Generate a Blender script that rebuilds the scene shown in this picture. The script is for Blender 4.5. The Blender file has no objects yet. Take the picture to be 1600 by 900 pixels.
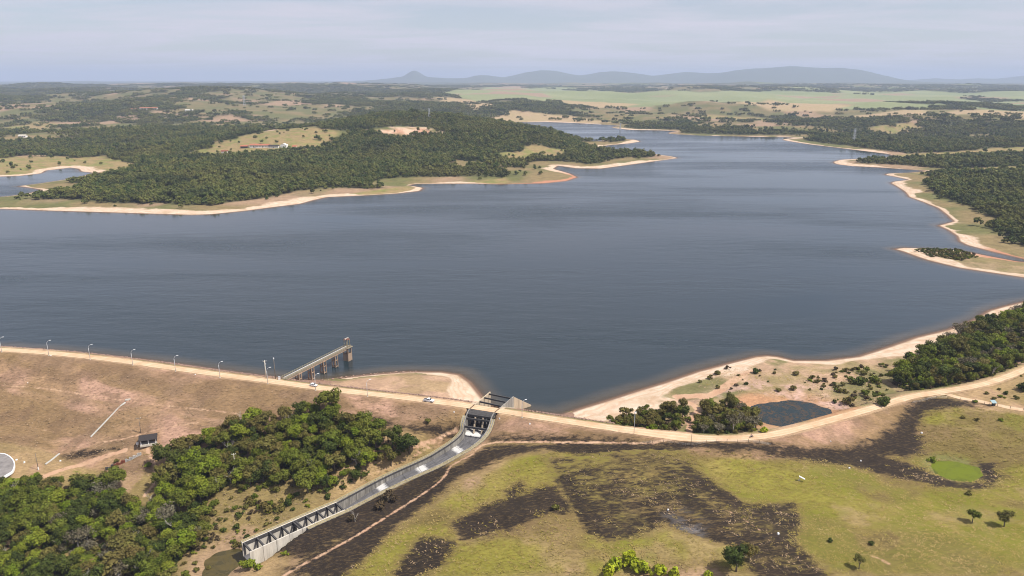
import bpy, bmesh, math, random
import numpy as np
from mathutils import Vector, Matrix

# ------------------------------------------------------------------ camera, sky, sun, exposure
SC = bpy.context.scene
COL = SC.collection
FPX = 1142.0                      # focal length in pixels of a 1600 px wide frame
PITCH = math.radians(15.9)
CAMZ = 158.0
cam = bpy.data.cameras.new("camera"); cam.sensor_width = 36.0; cam.lens = 36.0*FPX/1600.0
cam.clip_start = 1.0; cam.clip_end = 120000.0
camo = bpy.data.objects.new("camera", cam); COL.objects.link(camo)
camo.location = (0, 0, CAMZ); camo.rotation_euler = (math.pi/2-PITCH, 0, 0)
SC.camera = camo

SUN_EL = math.radians(56.0)
SUN_AZ = math.radians(110.0)       # compass-like: 0 = +Y (away from camera), 90 = +X (right)
W = bpy.data.worlds.new("World"); SC.world = W; W.use_nodes = True
wt = W.node_tree; wt.nodes.clear()
wo = wt.nodes.new('ShaderNodeOutputWorld'); wb = wt.nodes.new('ShaderNodeBackground')
sky = wt.nodes.new('ShaderNodeTexSky'); sky.sky_type = 'NISHITA'; sky.sun_disc = False
sky.sun_elevation = SUN_EL; sky.sun_rotation = SUN_AZ
sky.altitude = 100; sky.air_density = 1.0; sky.dust_density = 0.7; sky.ozone_density = 3.0
# thin streaky cloud over the whole sky
wtc = wt.nodes.new('ShaderNodeTexCoord'); wsep = wt.nodes.new('ShaderNodeSeparateXYZ')
wt.links.new(wtc.outputs['Generated'], wsep.inputs[0])
def wmath(op, a, b=None, c=None):
    n = wt.nodes.new('ShaderNodeMath'); n.operation = op
    for i, v in enumerate((a, b, c)):
        if v is None: continue
        if isinstance(v, (int, float)): n.inputs[i].default_value = v
        else: wt.links.new(v, n.inputs[i])
    return n.outputs[0]
zc = wmath('ADD', wmath('MAXIMUM', wsep.outputs[2], 0.0), 0.06)
wc = wt.nodes.new('ShaderNodeCombineXYZ')
wt.links.new(wmath('MULTIPLY', wmath('DIVIDE', wsep.outputs[0], zc), 0.55), wc.inputs[0])
wt.links.new(wmath('DIVIDE', wsep.outputs[1], zc), wc.inputs[1])
wn = wt.nodes.new('ShaderNodeTexNoise'); wn.inputs['Scale'].default_value = 0.75; wn.inputs['Detail'].default_value = 9
wn.inputs['Roughness'].default_value = 0.6; wn.inputs['Distortion'].default_value = 0.5
wt.links.new(wc.outputs[0], wn.inputs['Vector'])
wr = wt.nodes.new('ShaderNodeMapRange'); wr.inputs['From Min'].default_value = 0.40; wr.inputs['From Max'].default_value = 0.62
wr.inputs['To Min'].default_value = 0.42; wr.inputs['To Max'].default_value = 0.95
wt.links.new(wn.outputs['Fac'], wr.inputs['Value'])
wm = wt.nodes.new('ShaderNodeMix'); wm.data_type = 'RGBA'
wt.links.new(wr.outputs[0], wm.inputs[0]); wt.links.new(sky.outputs[0], wm.inputs[6])
wm.inputs[7].default_value = (6.6, 6.4, 7.2, 1)
wt.links.new(wm.outputs[2], wb.inputs[0]); wb.inputs[1].default_value = 0.086
wt.links.new(wb.outputs[0], wo.inputs[0])

sl = bpy.data.lights.new("sun", 'SUN'); sl.energy = 5.0; sl.angle = math.radians(0.5); sl.color = (1.0, 0.94, 0.86)
so = bpy.data.objects.new("sun", sl); COL.objects.link(so)
sd_ = Vector((math.cos(SUN_EL)*math.sin(SUN_AZ), math.cos(SUN_EL)*math.cos(SUN_AZ), math.sin(SUN_EL)))
so.rotation_euler = sd_.to_track_quat('Z', 'Y').to_euler(); so.location = sd_*3000
SC.view_settings.view_transform = 'Standard'; SC.view_settings.look = 'None'
SC.view_settings.exposure = 0.36; SC.view_settings.gamma = 1.0; SC.view_settings.use_curve_mapping = False
SC.cycles.filter_width = 1.05; SC.cycles.volume_bounces = 2; SC.cycles.max_bounces = 6; SC.cycles.diffuse_bounces = 2; SC.cycles.glossy_bounces = 2
SC.cycles.transparent_max_bounces = 8; SC.cycles.use_denoising = True; SC.cycles.caustics_reflective = False; SC.cycles.caustics_refractive = False

rng = np.random.default_rng(7); random.seed(7)

# ------------------------------------------------------------------ site survey helpers
cp, sp = math.cos(PITCH), math.sin(PITCH)
def ray(u, v):
    a = (u-800)/FPX; b = (450-v)/FPX
    return np.array([a, cp+b*sp, -sp+b*cp])
def P(u, v, z):                       # photo point -> site point at level z
    d = ray(u, v); t = (z-CAMZ)/d[2]
    return (d[0]*t, d[1]*t)
def PY(u, v, Y):                      # photo point -> site point at distance Y
    d = ray(u, v); t = Y/d[1]
    return (d[0]*t, Y, CAMZ+d[2]*t)
def PL(pts, z): return np.array([P(u, v, z) for u, v in pts])
def sstep(a, b, x):
    t = np.clip((x-a)/(b-a), 0, 1); return t*t*(3-2*t)
def _hash(ix, iy, seed):
    h = (ix.astype(np.int64)*374761393 + iy.astype(np.int64)*668265263 + seed*1442695041) & 0xFFFFFFFF
    h = ((h ^ (h >> 13))*1274126177) & 0xFFFFFFFF
    return ((h ^ (h >> 16)) & 0xFFFFFF)/float(0xFFFFFF)
def vnoise(x, y, seed=0):
    x = np.asarray(x, float); y = np.asarray(y, float)
    ix = np.floor(x); iy = np.floor(y); fx = x-ix; fy = y-iy
    fx = fx*fx*(3-2*fx); fy = fy*fy*(3-2*fy)
    a = _hash(ix, iy, seed); b = _hash(ix+1, iy, seed); c = _hash(ix, iy+1, seed); d = _hash(ix+1, iy+1, seed)
    return (a*(1-fx)+b*fx)*(1-fy)+(c*(1-fx)+d*fx)*fy
def fbm(x, y, scale, octs=4, seed=0, gain=0.5):
    s = 0; a = 1; n = 0
    x = np.asarray(x, float)/scale; y = np.asarray(y, float)/scale
    for o in range(octs):
        s = s+a*vnoise(x+17.3*o, y-9.1*o, seed+o); n += a; a *= gain; x = x*2.03; y = y*2.03
    return s/n
def chunks(f, x, y, n=24000):
    x = np.atleast_1d(np.asarray(x, float)); y = np.atleast_1d(np.asarray(y, float))
    return np.concatenate([f(x[i:i+n], y[i:i+n]) for i in range(0, len(x), n)]) if len(x) else np.zeros(0)
def sdf_poly(poly, x, y):             # negative inside
    poly = np.asarray(poly, float)
    def f(x, y):
        d2 = np.full(len(x), 1e18); ins = np.zeros(len(x), bool)
        for (ax, ay), (bx, by) in zip(poly, np.roll(poly, -1, 0)):
            ex, ey = bx-ax, by-ay; wx, wy = x-ax, y-ay
            t = np.clip((wx*ex+wy*ey)/(ex*ex+ey*ey+1e-9), 0, 1)
            d2 = np.minimum(d2, (wx-ex*t)**2+(wy-ey*t)**2)
            c = (ay > y) != (by > y)
            if c.any(): ins ^= c & (x < (bx-ax)*(y-ay)/((by-ay) if by != ay else 1e-9)+ax)
        return np.where(ins, -1, 1)*np.sqrt(d2)
    return chunks(f, x, y)
def line_info(line, x, y):            # distance, chainage index (float), side (+ = right of travel direction)
    line = np.asarray(line, float)
    x = np.atleast_1d(np.asarray(x, float)); y = np.atleast_1d(np.asarray(y, float))
    d2 = np.full(len(x), 1e18); k = np.zeros(len(x)); sg = np.ones(len(x))
    for i in range(len(line)-1):
        ax, ay = line[i]; bx, by = line[i+1]; ex, ey = bx-ax, by-ay; wx, wy = x-ax, y-ay
        t = np.clip((wx*ex+wy*ey)/(ex*ex+ey*ey+1e-9), 0, 1)
        q = (wx-ex*t)**2+(wy-ey*t)**2; m = q < d2
        d2 = np.where(m, q, d2); k = np.where(m, i+t, k); sg = np.where(m, np.where(ex*wy-ey*wx <= 0, 1.0, -1.0), sg)
    return np.sqrt(d2), k, sg
def smooth_line(pts, n=6):            # Catmull-Rom
    p = np.asarray(pts, float); p = np.vstack([2*p[0]-p[1], p, 2*p[-1]-p[-2]]); out = []
    for i in range(1, len(p)-2):
        for j in range(n):
            t = j/n; a, b, c, d = p[i-1], p[i], p[i+1], p[i+2]
            out.append(0.5*((2*b)+(-a+c)*t+(2*a-5*b+4*c-d)*t*t+(-a+3*b-3*c+d)*t**3))
    out.append(p[-2]); return np.array(out)

# ------------------------------------------------------------------ plan of the site
CREST = 8.0
ROAD_PX = [(-260,540),(-120,541),(0,546.5),(79,552),(144,558.5),(209,566.5),(276,576),(346,586),(420,595.5),(490,605),(560,613.5),(640,622.5),
           (700,630),(760,639),(850,653),(950,668),(1050,681),(1110,685.5),(1180,683),(1240,672),(1310,653),(1370,636),(1420,621),
           (1470,612.5),(1530,602),(1570,590),(1600,578),(1660,550)]
ROAD = smooth_line(PL(ROAD_PX, CREST), 5)
ROAD_EXT = np.vstack([[(-900, 470)], ROAD, [(620, 520), (1500, 700)]])
LAKE_PX = [(735,597),(748,613),(758,625),(766,636),(800,641),(850,648),(880,648),(900,640),(950,625),(1000,609),(1040,597),(1090,580),(1140,567),(1180,557),
  (1198,555.5),(1215,557),(1240,563),(1290,563),(1340,557),(1390,541),(1430,527),(1480,515),(1520,500),(1545,485),(1570,478),(1600,471),(1690,458),(1700,446),
  (1600,434),(1560,428),(1500,419),(1450,407),(1432,401),(1410,393),(1396,389),(1412,387),(1440,388),(1500,391),(1545,400),(1590,408.5),(1625,411),(1600,405),(1550,393.5),
  (1510,383),(1498,377),(1495,369),(1480,359),(1465,352.5),(1478,349),(1490,346),(1478,335),(1465,325),(1440,315),(1420,308),(1413,299),(1400,291),(1391,286),
  (1397,283.5),(1420,281),(1400,276.5),(1381,273),(1388,271),(1420,270),(1450,267),(1415,264.5),(1380,262),(1330,259.5),(1306,256.5),(1301,253),(1313,249.5),
  (1345,248),(1400,245),(1388,240.5),(1350,236),(1310,231),(1260,225),(1226,219.5),(1222,217.5),(1243,215.5),(1230,214.3),(1200,214),(1150,213),(1100,212),(1060,210),
  (1042,208.3),(1052,205.8),(1060,205),(1030,203.6),(985,203),(962,200.5),(955,198.4),(972,196.5),(940,194.5),(900,192.3),(850,190.5),(800,190.8),(765,189.5),(735,189),(750,194),
  (790,199),(835,206),(880,216),(930,221),(965,217),(990,218),(1002,221),(985,224),(950,227),(938,229.5),(965,234),(1010,239),(1050,244.5),(1060,247),
  (1020,252.5),(980,258),(940,263.5),(900,263),(872,259),(865,264),(890,271),(903,277),(885,283),(850,286.5),(780,288),(740,287),(700,287),(650,287.5),(638,289.5),
  (662,293.5),(656,298.5),(620,302.5),(560,306),(512,308),(490,313),(470,318.5),(430,323.5),(380,330),(330,335),(300,336),(230,334),(150,331.5),(80,329.5),(0,326.5),(-160,321)]
LAKE = PL(LAKE_PX, 0.0)
# along the dam the waterline lies on the upstream face, out of sight behind the crest
i0 = 12; up = []
rn = ROAD
for i in range(0, len(rn)-1, 4):
    d = rn[i+1]-rn[i]; nrm = np.array([-d[1], d[0]])/np.hypot(*d)
    q = rn[i]+nrm*21.5
    if P(505, 594, 0)[0]-4 > q[0]: up.append(q)
HEAD = PL([(503,594.5),(530,590.5),(560,587),(600,583),(640,580.5),(690,581),(718,585)], 0.0)
LAKE = np.vstack([LAKE, [(-900, 600), (-900, 495)], np.array(up), HEAD])
ARM = PL([(-220,286),(0,276),(30,275),(65,271),(72,266.5),(110,262),(123,264),(126,268),(146,270),(130,275),(100,281),(60,287),(28,291),(50,294),(66,297),(40,303),(10,307),(-220,318)], 0.0)
def sd_lake(x, y): return np.minimum(sdf_poly(LAKE, x, y), sdf_poly(ARM, x, y))

# spillway alignment: centre pixel, wall-top level, wall height, clear width
SPW = [(784,616,8.0,11.5,12.4),(752,643,8.0,8.0,12.0),(735,682,1.0,3.7,10.8),(681,718,-5.0,2.5,8.8),(608,751.5,-9.5,2.6,8.2),(533,790.5,-13.5,4.6,7.0),(383.5,856,-14.5,5.6,7.0)]
spw_pts = np.array([[*P(u, v, z), z, h, w] for u, v, z, h, w in SPW])
SPL = smooth_line(spw_pts, 12)        # columns x y top height width
SPL[:, 2:] = np.array([np.interp(np.linspace(0, len(SPW)-1, len(SPL)), np.arange(len(SPW)), spw_pts[:, k]) for k in (2, 3, 4)]).T

BROWN_POOL = PL([(322,876),(345,864),(374,858),(388,868),(376,884),(352,902),(335,915),(318,905)], -22.5)
DARK_POND = PL([(1178,641),(1192,632.5),(1228,629),(1262,632),(1288,640),(1299,651),(1282,662),(1252,668),(1220,663),(1190,655)], 1.6)
GREEN_POND = PL([(1457,727),(1470,721),(1495,722),(1527,731),(1534,742),(1516,752),(1487,750),(1463,740)], 0.6)

CTRL = [(0,740,-18),(60,745,-18),(100,735,-17.8),(150,722,-17),(200,712,-16),(240,703,-14.5),(300,690,-11),(-100,730,-19),(-250,760,-22),(0,800,-22),(0,900,-27),(150,900,-27),(-200,900,-30),
  (120,800,-22),(250,880,-25),(300,800,-19),(250,760,-18),(220,750,-17),(350,875,-24.2),(330,900,-25),(400,900,-22.5),(400,740,-11),(500,720,-6.5),(600,715,-3.5),(640,700,-1),(650,668,2),(560,648,0.5),(480,648,-3),
  (400,655,-6),(330,672,-9),(470,775,-12.5),(420,795,-15),(380,830,-17),(560,755,-8.5),(650,718,-4.6),(700,676,1.2),(440,880,-18),(500,850,-14.5),(560,815,-12),(640,775,-8.8),(700,735,-4.5),(735,712,-1.6),(770,690,1.6),
  (800,683,3),(900,685,5),(1000,691,6.8),(1050,690,7),(1120,692,6.6),(1200,700,5),(1250,703,3.8),(1350,708,0.8),(1400,690,1.5),(1420,655,4.5),(1440,632,7.2),(1500,650,6.5),(1600,650,7.5),(1600,610,8.5),(1700,620,9),
  (700,760,-5),(850,720,1.8),(600,870,-13),(540,900,-16),(750,800,-5),(850,890,-7),(1000,750,2),(1000,850,-2.5),(1000,900,-5),(1200,760,2.2),(1200,880,-0.5),(1400,760,0.8),(1495,735,0.9),(1450,880,2.5),(1600,880,4),
  (1600,750,3),(1570,825,2.6),(1500,690,3.8),(1750,750,5),(1750,900,6),(1300,820,1)]
cpts = np.array([[*P(u, v, z), z] for u, v, z in CTRL])
def _tps(r2): return np.where(r2 > 0, r2*np.log(np.maximum(r2, 1e-9)), 0.0)
_n = len(cpts); _sc = 100.0; _cx = cpts[:, :2]/_sc
_A = np.zeros((_n+3, _n+3)); _A[:_n, :_n] = _tps(((_cx[:, None]-_cx[None])**2).sum(-1))+np.eye(_n)*0.004
_A[:_n, _n] = 1; _A[:_n, _n+1:] = _cx; _A[_n, :_n] = 1; _A[_n+1:, :_n] = _cx.T
_w = np.linalg.solve(_A, np.concatenate([cpts[:, 2], [0, 0, 0]]))
def down_ground(x, y):
    def f(x, y):
        q = np.stack([x, y], -1)/_sc; k = _tps(((q[:, None]-_cx[None])**2).sum(-1))
        return k@_w[:_n]+_w[_n]+q@_w[_n+1:]
    x2 = np.clip(x, -330, 330); y2 = np.clip(y, 190, 430)
    return np.clip(chunks(f, x2, y2, 8000), -33, 11)

HILLS = [(640,183,2000,280,240),(560,199,1750,240,180),(830,206,1900,110,130),(930,212,1850,90,60),(450,210,2350,230,200),(770,204,1750,150,130),(1010,238,1330,80,40),(850,262,1290,90,45),(300,263,1250,260,120),(430,262,1280,120,100),
  (330,148,4300,330,350),(80,143,5600,800,500),(220,144,6500,800,500),(520,155,4800,350,300),(600,141,8000,800,500),(420,141,7600,500,400),(30,160,4200,400,300),(240,170,3300,300,200),
  (960,141,8500,420,350),(880,144,7400,380,250),(1400,169,3600,260,170),(1490,171,3400,220,130),(1550,140,8500,900,500),(1150,158,5000,200,150),(1000,160,4700,260,160),(1560,285,1180,130,120),(1480,330,900,60,50)]
MOUNT = [(648,111.5,20000,230,400),(640,121,20000,800,800),(760,119,19000,420,800),(850,111,19000,700,900),(960,112.5,19000,800,900),(1080,115,19000,900,900),(1170,110,18000,900,900),
  (1240,104.5,18000,850,900),(1310,108.5,18000,750,900),(1370,119,18000,330,700),(1465,124,22000,500,900),(1540,123.5,22000,600,900),(1605,119.5,22000,420,900),(570,127,25000,700,900),(100,128,20000,800,900),(720,124,20000,900,900)]
def far_rise(r): return 70*sstep(2600, 11000, r)
def land(x, y, sd):
    r = np.hypot(x, y)
    shore = np.where(sd < 0, np.maximum(sd*0.11, -12), 0)
    z = np.where(sd < 0, shore, 4.2*(1-np.exp(-np.maximum(sd, 0)/48.0)))
    rise = sstep(40, 420, sd)
    near = sstep(380, 900, r)
    n1 = fbm(x, y, 520, 5, 3); n2 = fbm(x, y, 1900, 4, 11)
    z = z+rise*near*((n1-0.42)*(26+26*sstep(1400, 2600, r))+np.maximum(n2-0.45, 0)*190*sstep(1500, 5000, r)*(1-0.6*sstep(9000, 14000, r)))
    fr = far_rise(r)
    z = z+fr*sstep(0, 500, sd)
    acc = np.zeros_like(z)
    for u, v, Y, sx, sy in HILLS:
        hx, hy, hz = PY(u, v, Y); hh = max(hz-70*float(sstep(2600, 11000, np.hypot(hx, hy)))-8, 6)
        m = (np.abs(x-hx) < 3.2*sx) & (np.abs(y-hy) < 3.2*sy)
        if m.any(): acc[m] += (hh*np.exp(-0.5*(((x[m]-hx)/sx)**2+((y[m]-hy)/sy)**2)))**3
    z = z+np.cbrt(acc)*sstep(15, 160, sd)*(0.85+0.3*fbm(x, y, 180, 3, 5))
    acc[:] = 0
    for u, v, Y, sx, sy in MOUNT:
        hx, hy, hz = PY(u, v, Y); hh = hz-70
        acc += (hh*np.exp(-0.5*(((x-hx)/sx)**2+((y-hy)/sy)**2)))**4
    z = z+acc**0.25*(0.93+0.14*fbm(x, y, 1100, 5, 8, 0.55))
    return z
def dam_profile(s):
    a = np.abs(s)
    upz = CREST-np.maximum(a-4.6, 0)/2.15
    s1 = 4.6+10.5*2.1; s2 = s1+3.0; s3 = s2+10.5*2.1; s4 = s3+2.4
    dn = np.interp(a, [0, 4.6, s1, s2, s3, s4, s4+60], [CREST, CREST, -2.5, -2.75, -13.25, -13.4, -42])
    return np.where(s > 0, dn, upz)
def H(x, y, sd=None, full=False):
    x = np.atleast_1d(np.asarray(x, float)); y = np.atleast_1d(np.asarray(y, float))
    if sd is None: sd = sd_lake(x, y)
    z = land(x, y, sd); s = np.full(len(x), -1e4); sa = np.full(len(x), 99.0); sk = np.zeros(len(x))
    near = np.hypot(x, y) < 1300
    if near.any():
        xn, yn = x[near], y[near]
        d, k, sg = line_info(ROAD_EXT, xn, yn); sn = d*sg
        zn = z[near]; dg = down_ground(xn, yn)
        dg = dg+(fbm(xn, yn, 14, 3, 21)-0.5)*0.9
        zn = zn+(sstep(6, 60, sd[near])*(fbm(xn, yn, 25, 3, 22)-0.5)*1.2)
        mixr = sstep(-2, 14, sn)
        zn = np.where(sn > 0, dg, zn)
        zn = np.maximum(zn, dam_profile(sn)+np.where(np.abs(sn) > 6, (fbm(xn, yn, 9, 3, 33)-0.5)*0.5, 0))
        zn = np.where(np.abs(sn) < 4.2, CREST, zn)
        for poly, wz, dp, na, nb in ((BROWN_POOL, -22.5, .25, 1.2, 0), (DARK_POND, 1.6, .13, 1.3, .35), (GREEN_POND, 0.6, .16, .2, .1)):
            c = poly.mean(0); m = np.hypot(xn-c[0], yn-c[1]) < 70
            if m.any():
                q = sdf_poly(poly, xn[m], yn[m])
                zz = zn[m]; tgt = wz+np.clip(q*dp, -1.5, 8)+(fbm(xn[m], yn[m], 9, 3, 91)-.5)*na-nb
                w_ = np.where(q < 0, 1.0, 1-sstep(0, 26, q))*sstep(5.0, 10.0, np.abs(sn[m])); zn[m] = zz+(tgt-zz)*w_
        # cut for the spillway
        m = (xn > -125) & (xn < 25) & (yn > 225) & (yn < 350)
        if m.any():
            d2, k2, _ = line_info(SPL[:, :2], xn[m], yn[m])
            top = np.interp(k2, np.arange(len(SPL)), SPL[:, 2]); hh = np.interp(k2, np.arange(len(SPL)), SPL[:, 3]); ww = np.interp(k2, np.arange(len(SPL)), SPL[:, 4])
            inside = (k2 > 0.02) & (k2 < len(SPL)-1.02)
            e = d2-ww/2
            wsh = 1-sstep(62, 71, k2); shoulder = zn[m]+(top-0.22-zn[m])*np.where(e < 3.2, 1.0, 1-sstep(3.2, 10.5, e))*wsh
            down_side = k2 > 12.5
            zz = np.where(down_side & inside & (e < 10.5), np.where(np.abs(sn[m]) < 4.2, zn[m], shoulder), zn[m])
            cut = top-hh-1.2
            zz = np.where(inside & (e < 1.7), np.minimum(zz, cut+(zz-cut)*sstep(0.45, 1.7, e)), zz)
            zn[m] = zz
        z[near] = zn; s[near] = sn
    return (z, s) if full else z
def H1(x, y): return float(H(np.array([x]), np.array([y]))[0])
def PH(u, v):                         # where the photo's line of sight meets the ground
    d = ray(u, v); t = np.concatenate([np.linspace(180, 700, 260), np.geomspace(705, 24000, 420)])
    x = d[0]*t; y = d[1]*t; z = CAMZ+d[2]*t; h = H(x, y)
    k = np.argmax(z < h)
    if not (z < h).any(): k = len(t)-1
    k = max(k, 1); a = (z[k-1]-h[k-1]); b = (h[k]-z[k]); f = a/(a+b+1e-9)
    tt = t[k-1]+(t[k]-t[k-1])*min(max(f, 0), 1)
    return np.array([d[0]*tt, d[1]*tt])

# ------------------------------------------------------------------ materials
def mat(name):
    m = bpy.data.materials.new(name); m.use_nodes = True; nt = m.node_tree
    return m, nt, nt.nodes['Principled BSDF']
def N(nt, typ, **kw):
    n = nt.nodes.new(typ)
    for k, v in kw.items(): setattr(n, k, v)
    return n
def val(nt, sock, v):
    if isinstance(v, (int, float)): sock.default_value = v
    elif isinstance(v, tuple): sock.default_value = v if len(v) == 4 else (*v, 1)
    else: nt.links.new(v, sock)
def M(nt, op, a, b=0.0, c=0.0):
    n = N(nt, 'ShaderNodeMath', operation=op)
    for i, v in enumerate((a, b, c)): val(nt, n.inputs[i], v)
    return n.outputs[0]
def mixc(nt, f, a, b, mode='MIX'):
    n = N(nt, 'ShaderNodeMix', data_type='RGBA', blend_type=mode)
    val(nt, n.inputs[0], f); val(nt, n.inputs[6], a); val(nt, n.inputs[7], b); return n.outputs[2]
def rng_(nt, v, a, b, c=0.0, d=1.0, smooth=False):
    n = N(nt, 'ShaderNodeMapRange'); n.interpolation_type = 'SMOOTHSTEP' if smooth else 'LINEAR'
    val(nt, n.inputs[0], v)
    for i, q in enumerate((a, b, c, d)): val(nt, n.inputs[1+i], q)
    return n.outputs[0]
def noise(nt, scale, detail=4, rough=0.55, vec=None, dist=0.0):
    n = N(nt, 'ShaderNodeTexNoise'); n.inputs['Scale'].default_value = scale; n.inputs['Detail'].default_value = detail
    n.inputs['Roughness'].default_value = rough; n.inputs['Distortion'].default_value = dist
    if vec is None: vec = N(nt, 'ShaderNodeNewGeometry').outputs['Position']
    nt.links.new(vec, n.inputs['Vector']); return n.outputs['Fac']
def attr(nt, name): return N(nt, 'ShaderNodeAttribute', attribute_name=name)
def bump(nt, h, strength, dist, bsdf):
    b = N(nt, 'ShaderNodeBump'); b.inputs['Strength'].default_value = strength; b.inputs['Distance'].default_value = dist
    nt.links.new(h, b.inputs['Height']); nt.links.new(b.outputs[0], bsdf.inputs['Normal'])
def simple(name, col, rough=0.8, var=0.25, scale=1.5, metal=0.0, streak=False, bmp=0.0):
    m, nt, b = mat(name)
    vec = None
    if streak:
        g = N(nt, 'ShaderNodeNewGeometry'); mp = N(nt, 'ShaderNodeMapping'); mp.inputs['Scale'].default_value = (1, 1, 0.12)
        nt.links.new(g.outputs['Position'], mp.inputs['Vector']); vec = mp.outputs[0]
    n = noise(nt, scale, 6, 0.65, vec)
    f = rng_(nt, n, 0.25, 0.75, 1-var, 1+var)
    hsv = N(nt, 'ShaderNodeHueSaturation'); hsv.inputs['Color'].default_value = (*col, 1); nt.links.new(f, hsv.inputs['Value'])
    nt.links.new(hsv.outputs[0], b.inputs['Base Color']); b.inputs['Roughness'].default_value = rough; b.inputs['Metallic'].default_value = metal
    if bmp: bump(nt, n, bmp, 0.1, b)
    return m

def ground_material():
    m, nt, b = mat("ground_cover")
    col = attr(nt, "col").outputs['Color']
    pos = N(nt, 'ShaderNodeNewGeometry').outputs['Position']
    mp = N(nt, 'ShaderNodeMapping'); mp.inputs['Rotation'].default_value = (0, 0, math.radians(-25)); mp.inputs['Scale'].default_value = (0.55, 1.5, 1)
    nt.links.new(pos, mp.inputs['Vector'])
    fine = noise(nt, 0.9, 5, 0.7, mp.outputs[0]); mid = noise(nt, 0.11, 5, 0.6); big = noise(nt, 0.018, 4, 0.6)
    f = M(nt, 'MULTIPLY', rng_(nt, fine, 0.25, 0.75, 0.60, 1.40), rng_(nt, mid, 0.25, 0.75, 0.78, 1.22))
    c = mixc(nt, 1.0, col, N(nt, 'ShaderNodeCombineColor').outputs[0], 'MULTIPLY')
    cc = c.node; comb = cc.inputs[7].links[0].from_node
    for i in range(3): nt.links.new(f, comb.inputs[i])
    # greener / drier tufts
    gr = attr(nt, "green").outputs['Fac']
    gmix = rng_(nt, M(nt, 'ADD', M(nt, 'MULTIPLY', gr, 0.5), M(nt, 'ADD', M(nt, 'MULTIPLY', big, 0.55), M(nt, 'MULTIPLY', fine, 0.45))), 0.80, 1.15, 0, 0.75)
    c = mixc(nt, gmix, c, (0.14, 0.145, 0.016))
    # burnt ground
    bn = attr(nt, "burn").outputs['Fac']
    patch = noise(nt, 0.16, 7, 0.72, mp.outputs[0], 0.3)
    bv = M(nt, 'ADD', bn, M(nt, 'ADD', M(nt, 'MULTIPLY', M(nt, 'SUBTRACT', patch, 0.5), 13.0), M(nt, 'MULTIPLY', M(nt, 'SUBTRACT', noise(nt, 0.42, 6, 0.75, mp.outputs[0], 0.4), 0.5), 13.0))); bf = rng_(nt, bv, -1.6, 2.4, 0, .97, True); c = mixc(nt, rng_(nt, bv, -5.0, -0.2, 0, 0.6, True), c, (0.15, 0.10, 0.045))
    ash = noise(nt, 0.06, 6, 0.7)
    char = mixc(nt, rng_(nt, ash, 0.45, 0.8, 0, 0.55), (0.018, 0.0135, 0.011), (0.048, 0.035, 0.026))
    char = mixc(nt, rng_(nt, fine, 0.50, 0.72, 0, 0.75), char, (0.115, 0.078, 0.036))
    wh = attr(nt, "ash").outputs['Fac']
    char = mixc(nt, M(nt, 'MULTIPLY', wh, rng_(nt, patch, 0.45, 0.65, 0, 1)), char, (0.36, 0.35, 0.36))
    c = mixc(nt, bf, c, char)
    # bare earth tracks
    tk = attr(nt, "track").outputs['Fac']
    tf = rng_(nt, M(nt, 'ADD', tk, M(nt, 'MULTIPLY', M(nt, 'SUBTRACT', noise(nt, 0.45, 4, 0.6), 0.5), 2.2)), 0.5, -0.35, 0, 1, True)
    tcol = mixc(nt, rng_(nt, mid, 0.3, 0.7), (0.40, 0.235, 0.15), (0.50, 0.34, 0.22))
    c = mixc(nt, tf, c, tcol)
    # sand at the waterline
    sd = attr(nt, "sand").outputs['Fac']
    sn = M(nt, 'ADD', sd, M(nt, 'MULTIPLY', M(nt, 'SUBTRACT', noise(nt, 0.07, 6, 0.68), 0.5), 1.1))
    sf = rng_(nt, sn, -0.12, 0.22, 0, 1, True)
    stripes = N(nt, 'ShaderNodeMath', operation='SINE'); nt.links.new(M(nt, 'ADD', M(nt, 'MULTIPLY', sd, 26.0), M(nt, 'MULTIPLY', mid, 14.0)), stripes.inputs[0])
    scol = mixc(nt, rng_(nt, mid, 0.3, 0.7), (0.49, 0.35, 0.235), (0.60, 0.50, 0.39))
    scol = mixc(nt, rng_(nt, stripes.outputs[0], 0.0, 1.0, 0, 0.55), scol, (0.44, 0.29, 0.19)); scol = mixc(nt, rng_(nt, noise(nt, 0.05, 6, 0.7), 0.5, 0.68, 0, 0.75), scol, (0.36, 0.25, 0.15))
    red = attr(nt, "red").outputs['Fac']
    scol = mixc(nt, red, scol, (0.38, 0.16, 0.09))
    wet = rng_(nt, attr(nt, "lvl").outputs['Fac'], 0.25, 0.05, 0, 1, True)
    scol = mixc(nt, wet, scol, (0.17, 0.105, 0.07))
    c = mixc(nt, sf, c, scol)
    nt.links.new(c, b.inputs['Base Color']); b.inputs['Roughness'].default_value = 0.95
    b.inputs['Specular IOR Level'].default_value = 0.15
    hgt = M(nt, 'ADD', M(nt, 'MULTIPLY', fine, 0.6), M(nt, 'MULTIPLY', mid, 1.4))
    bump(nt, hgt, 0.55, 0.9, b)
    return m
GROUND = ground_material()

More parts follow.
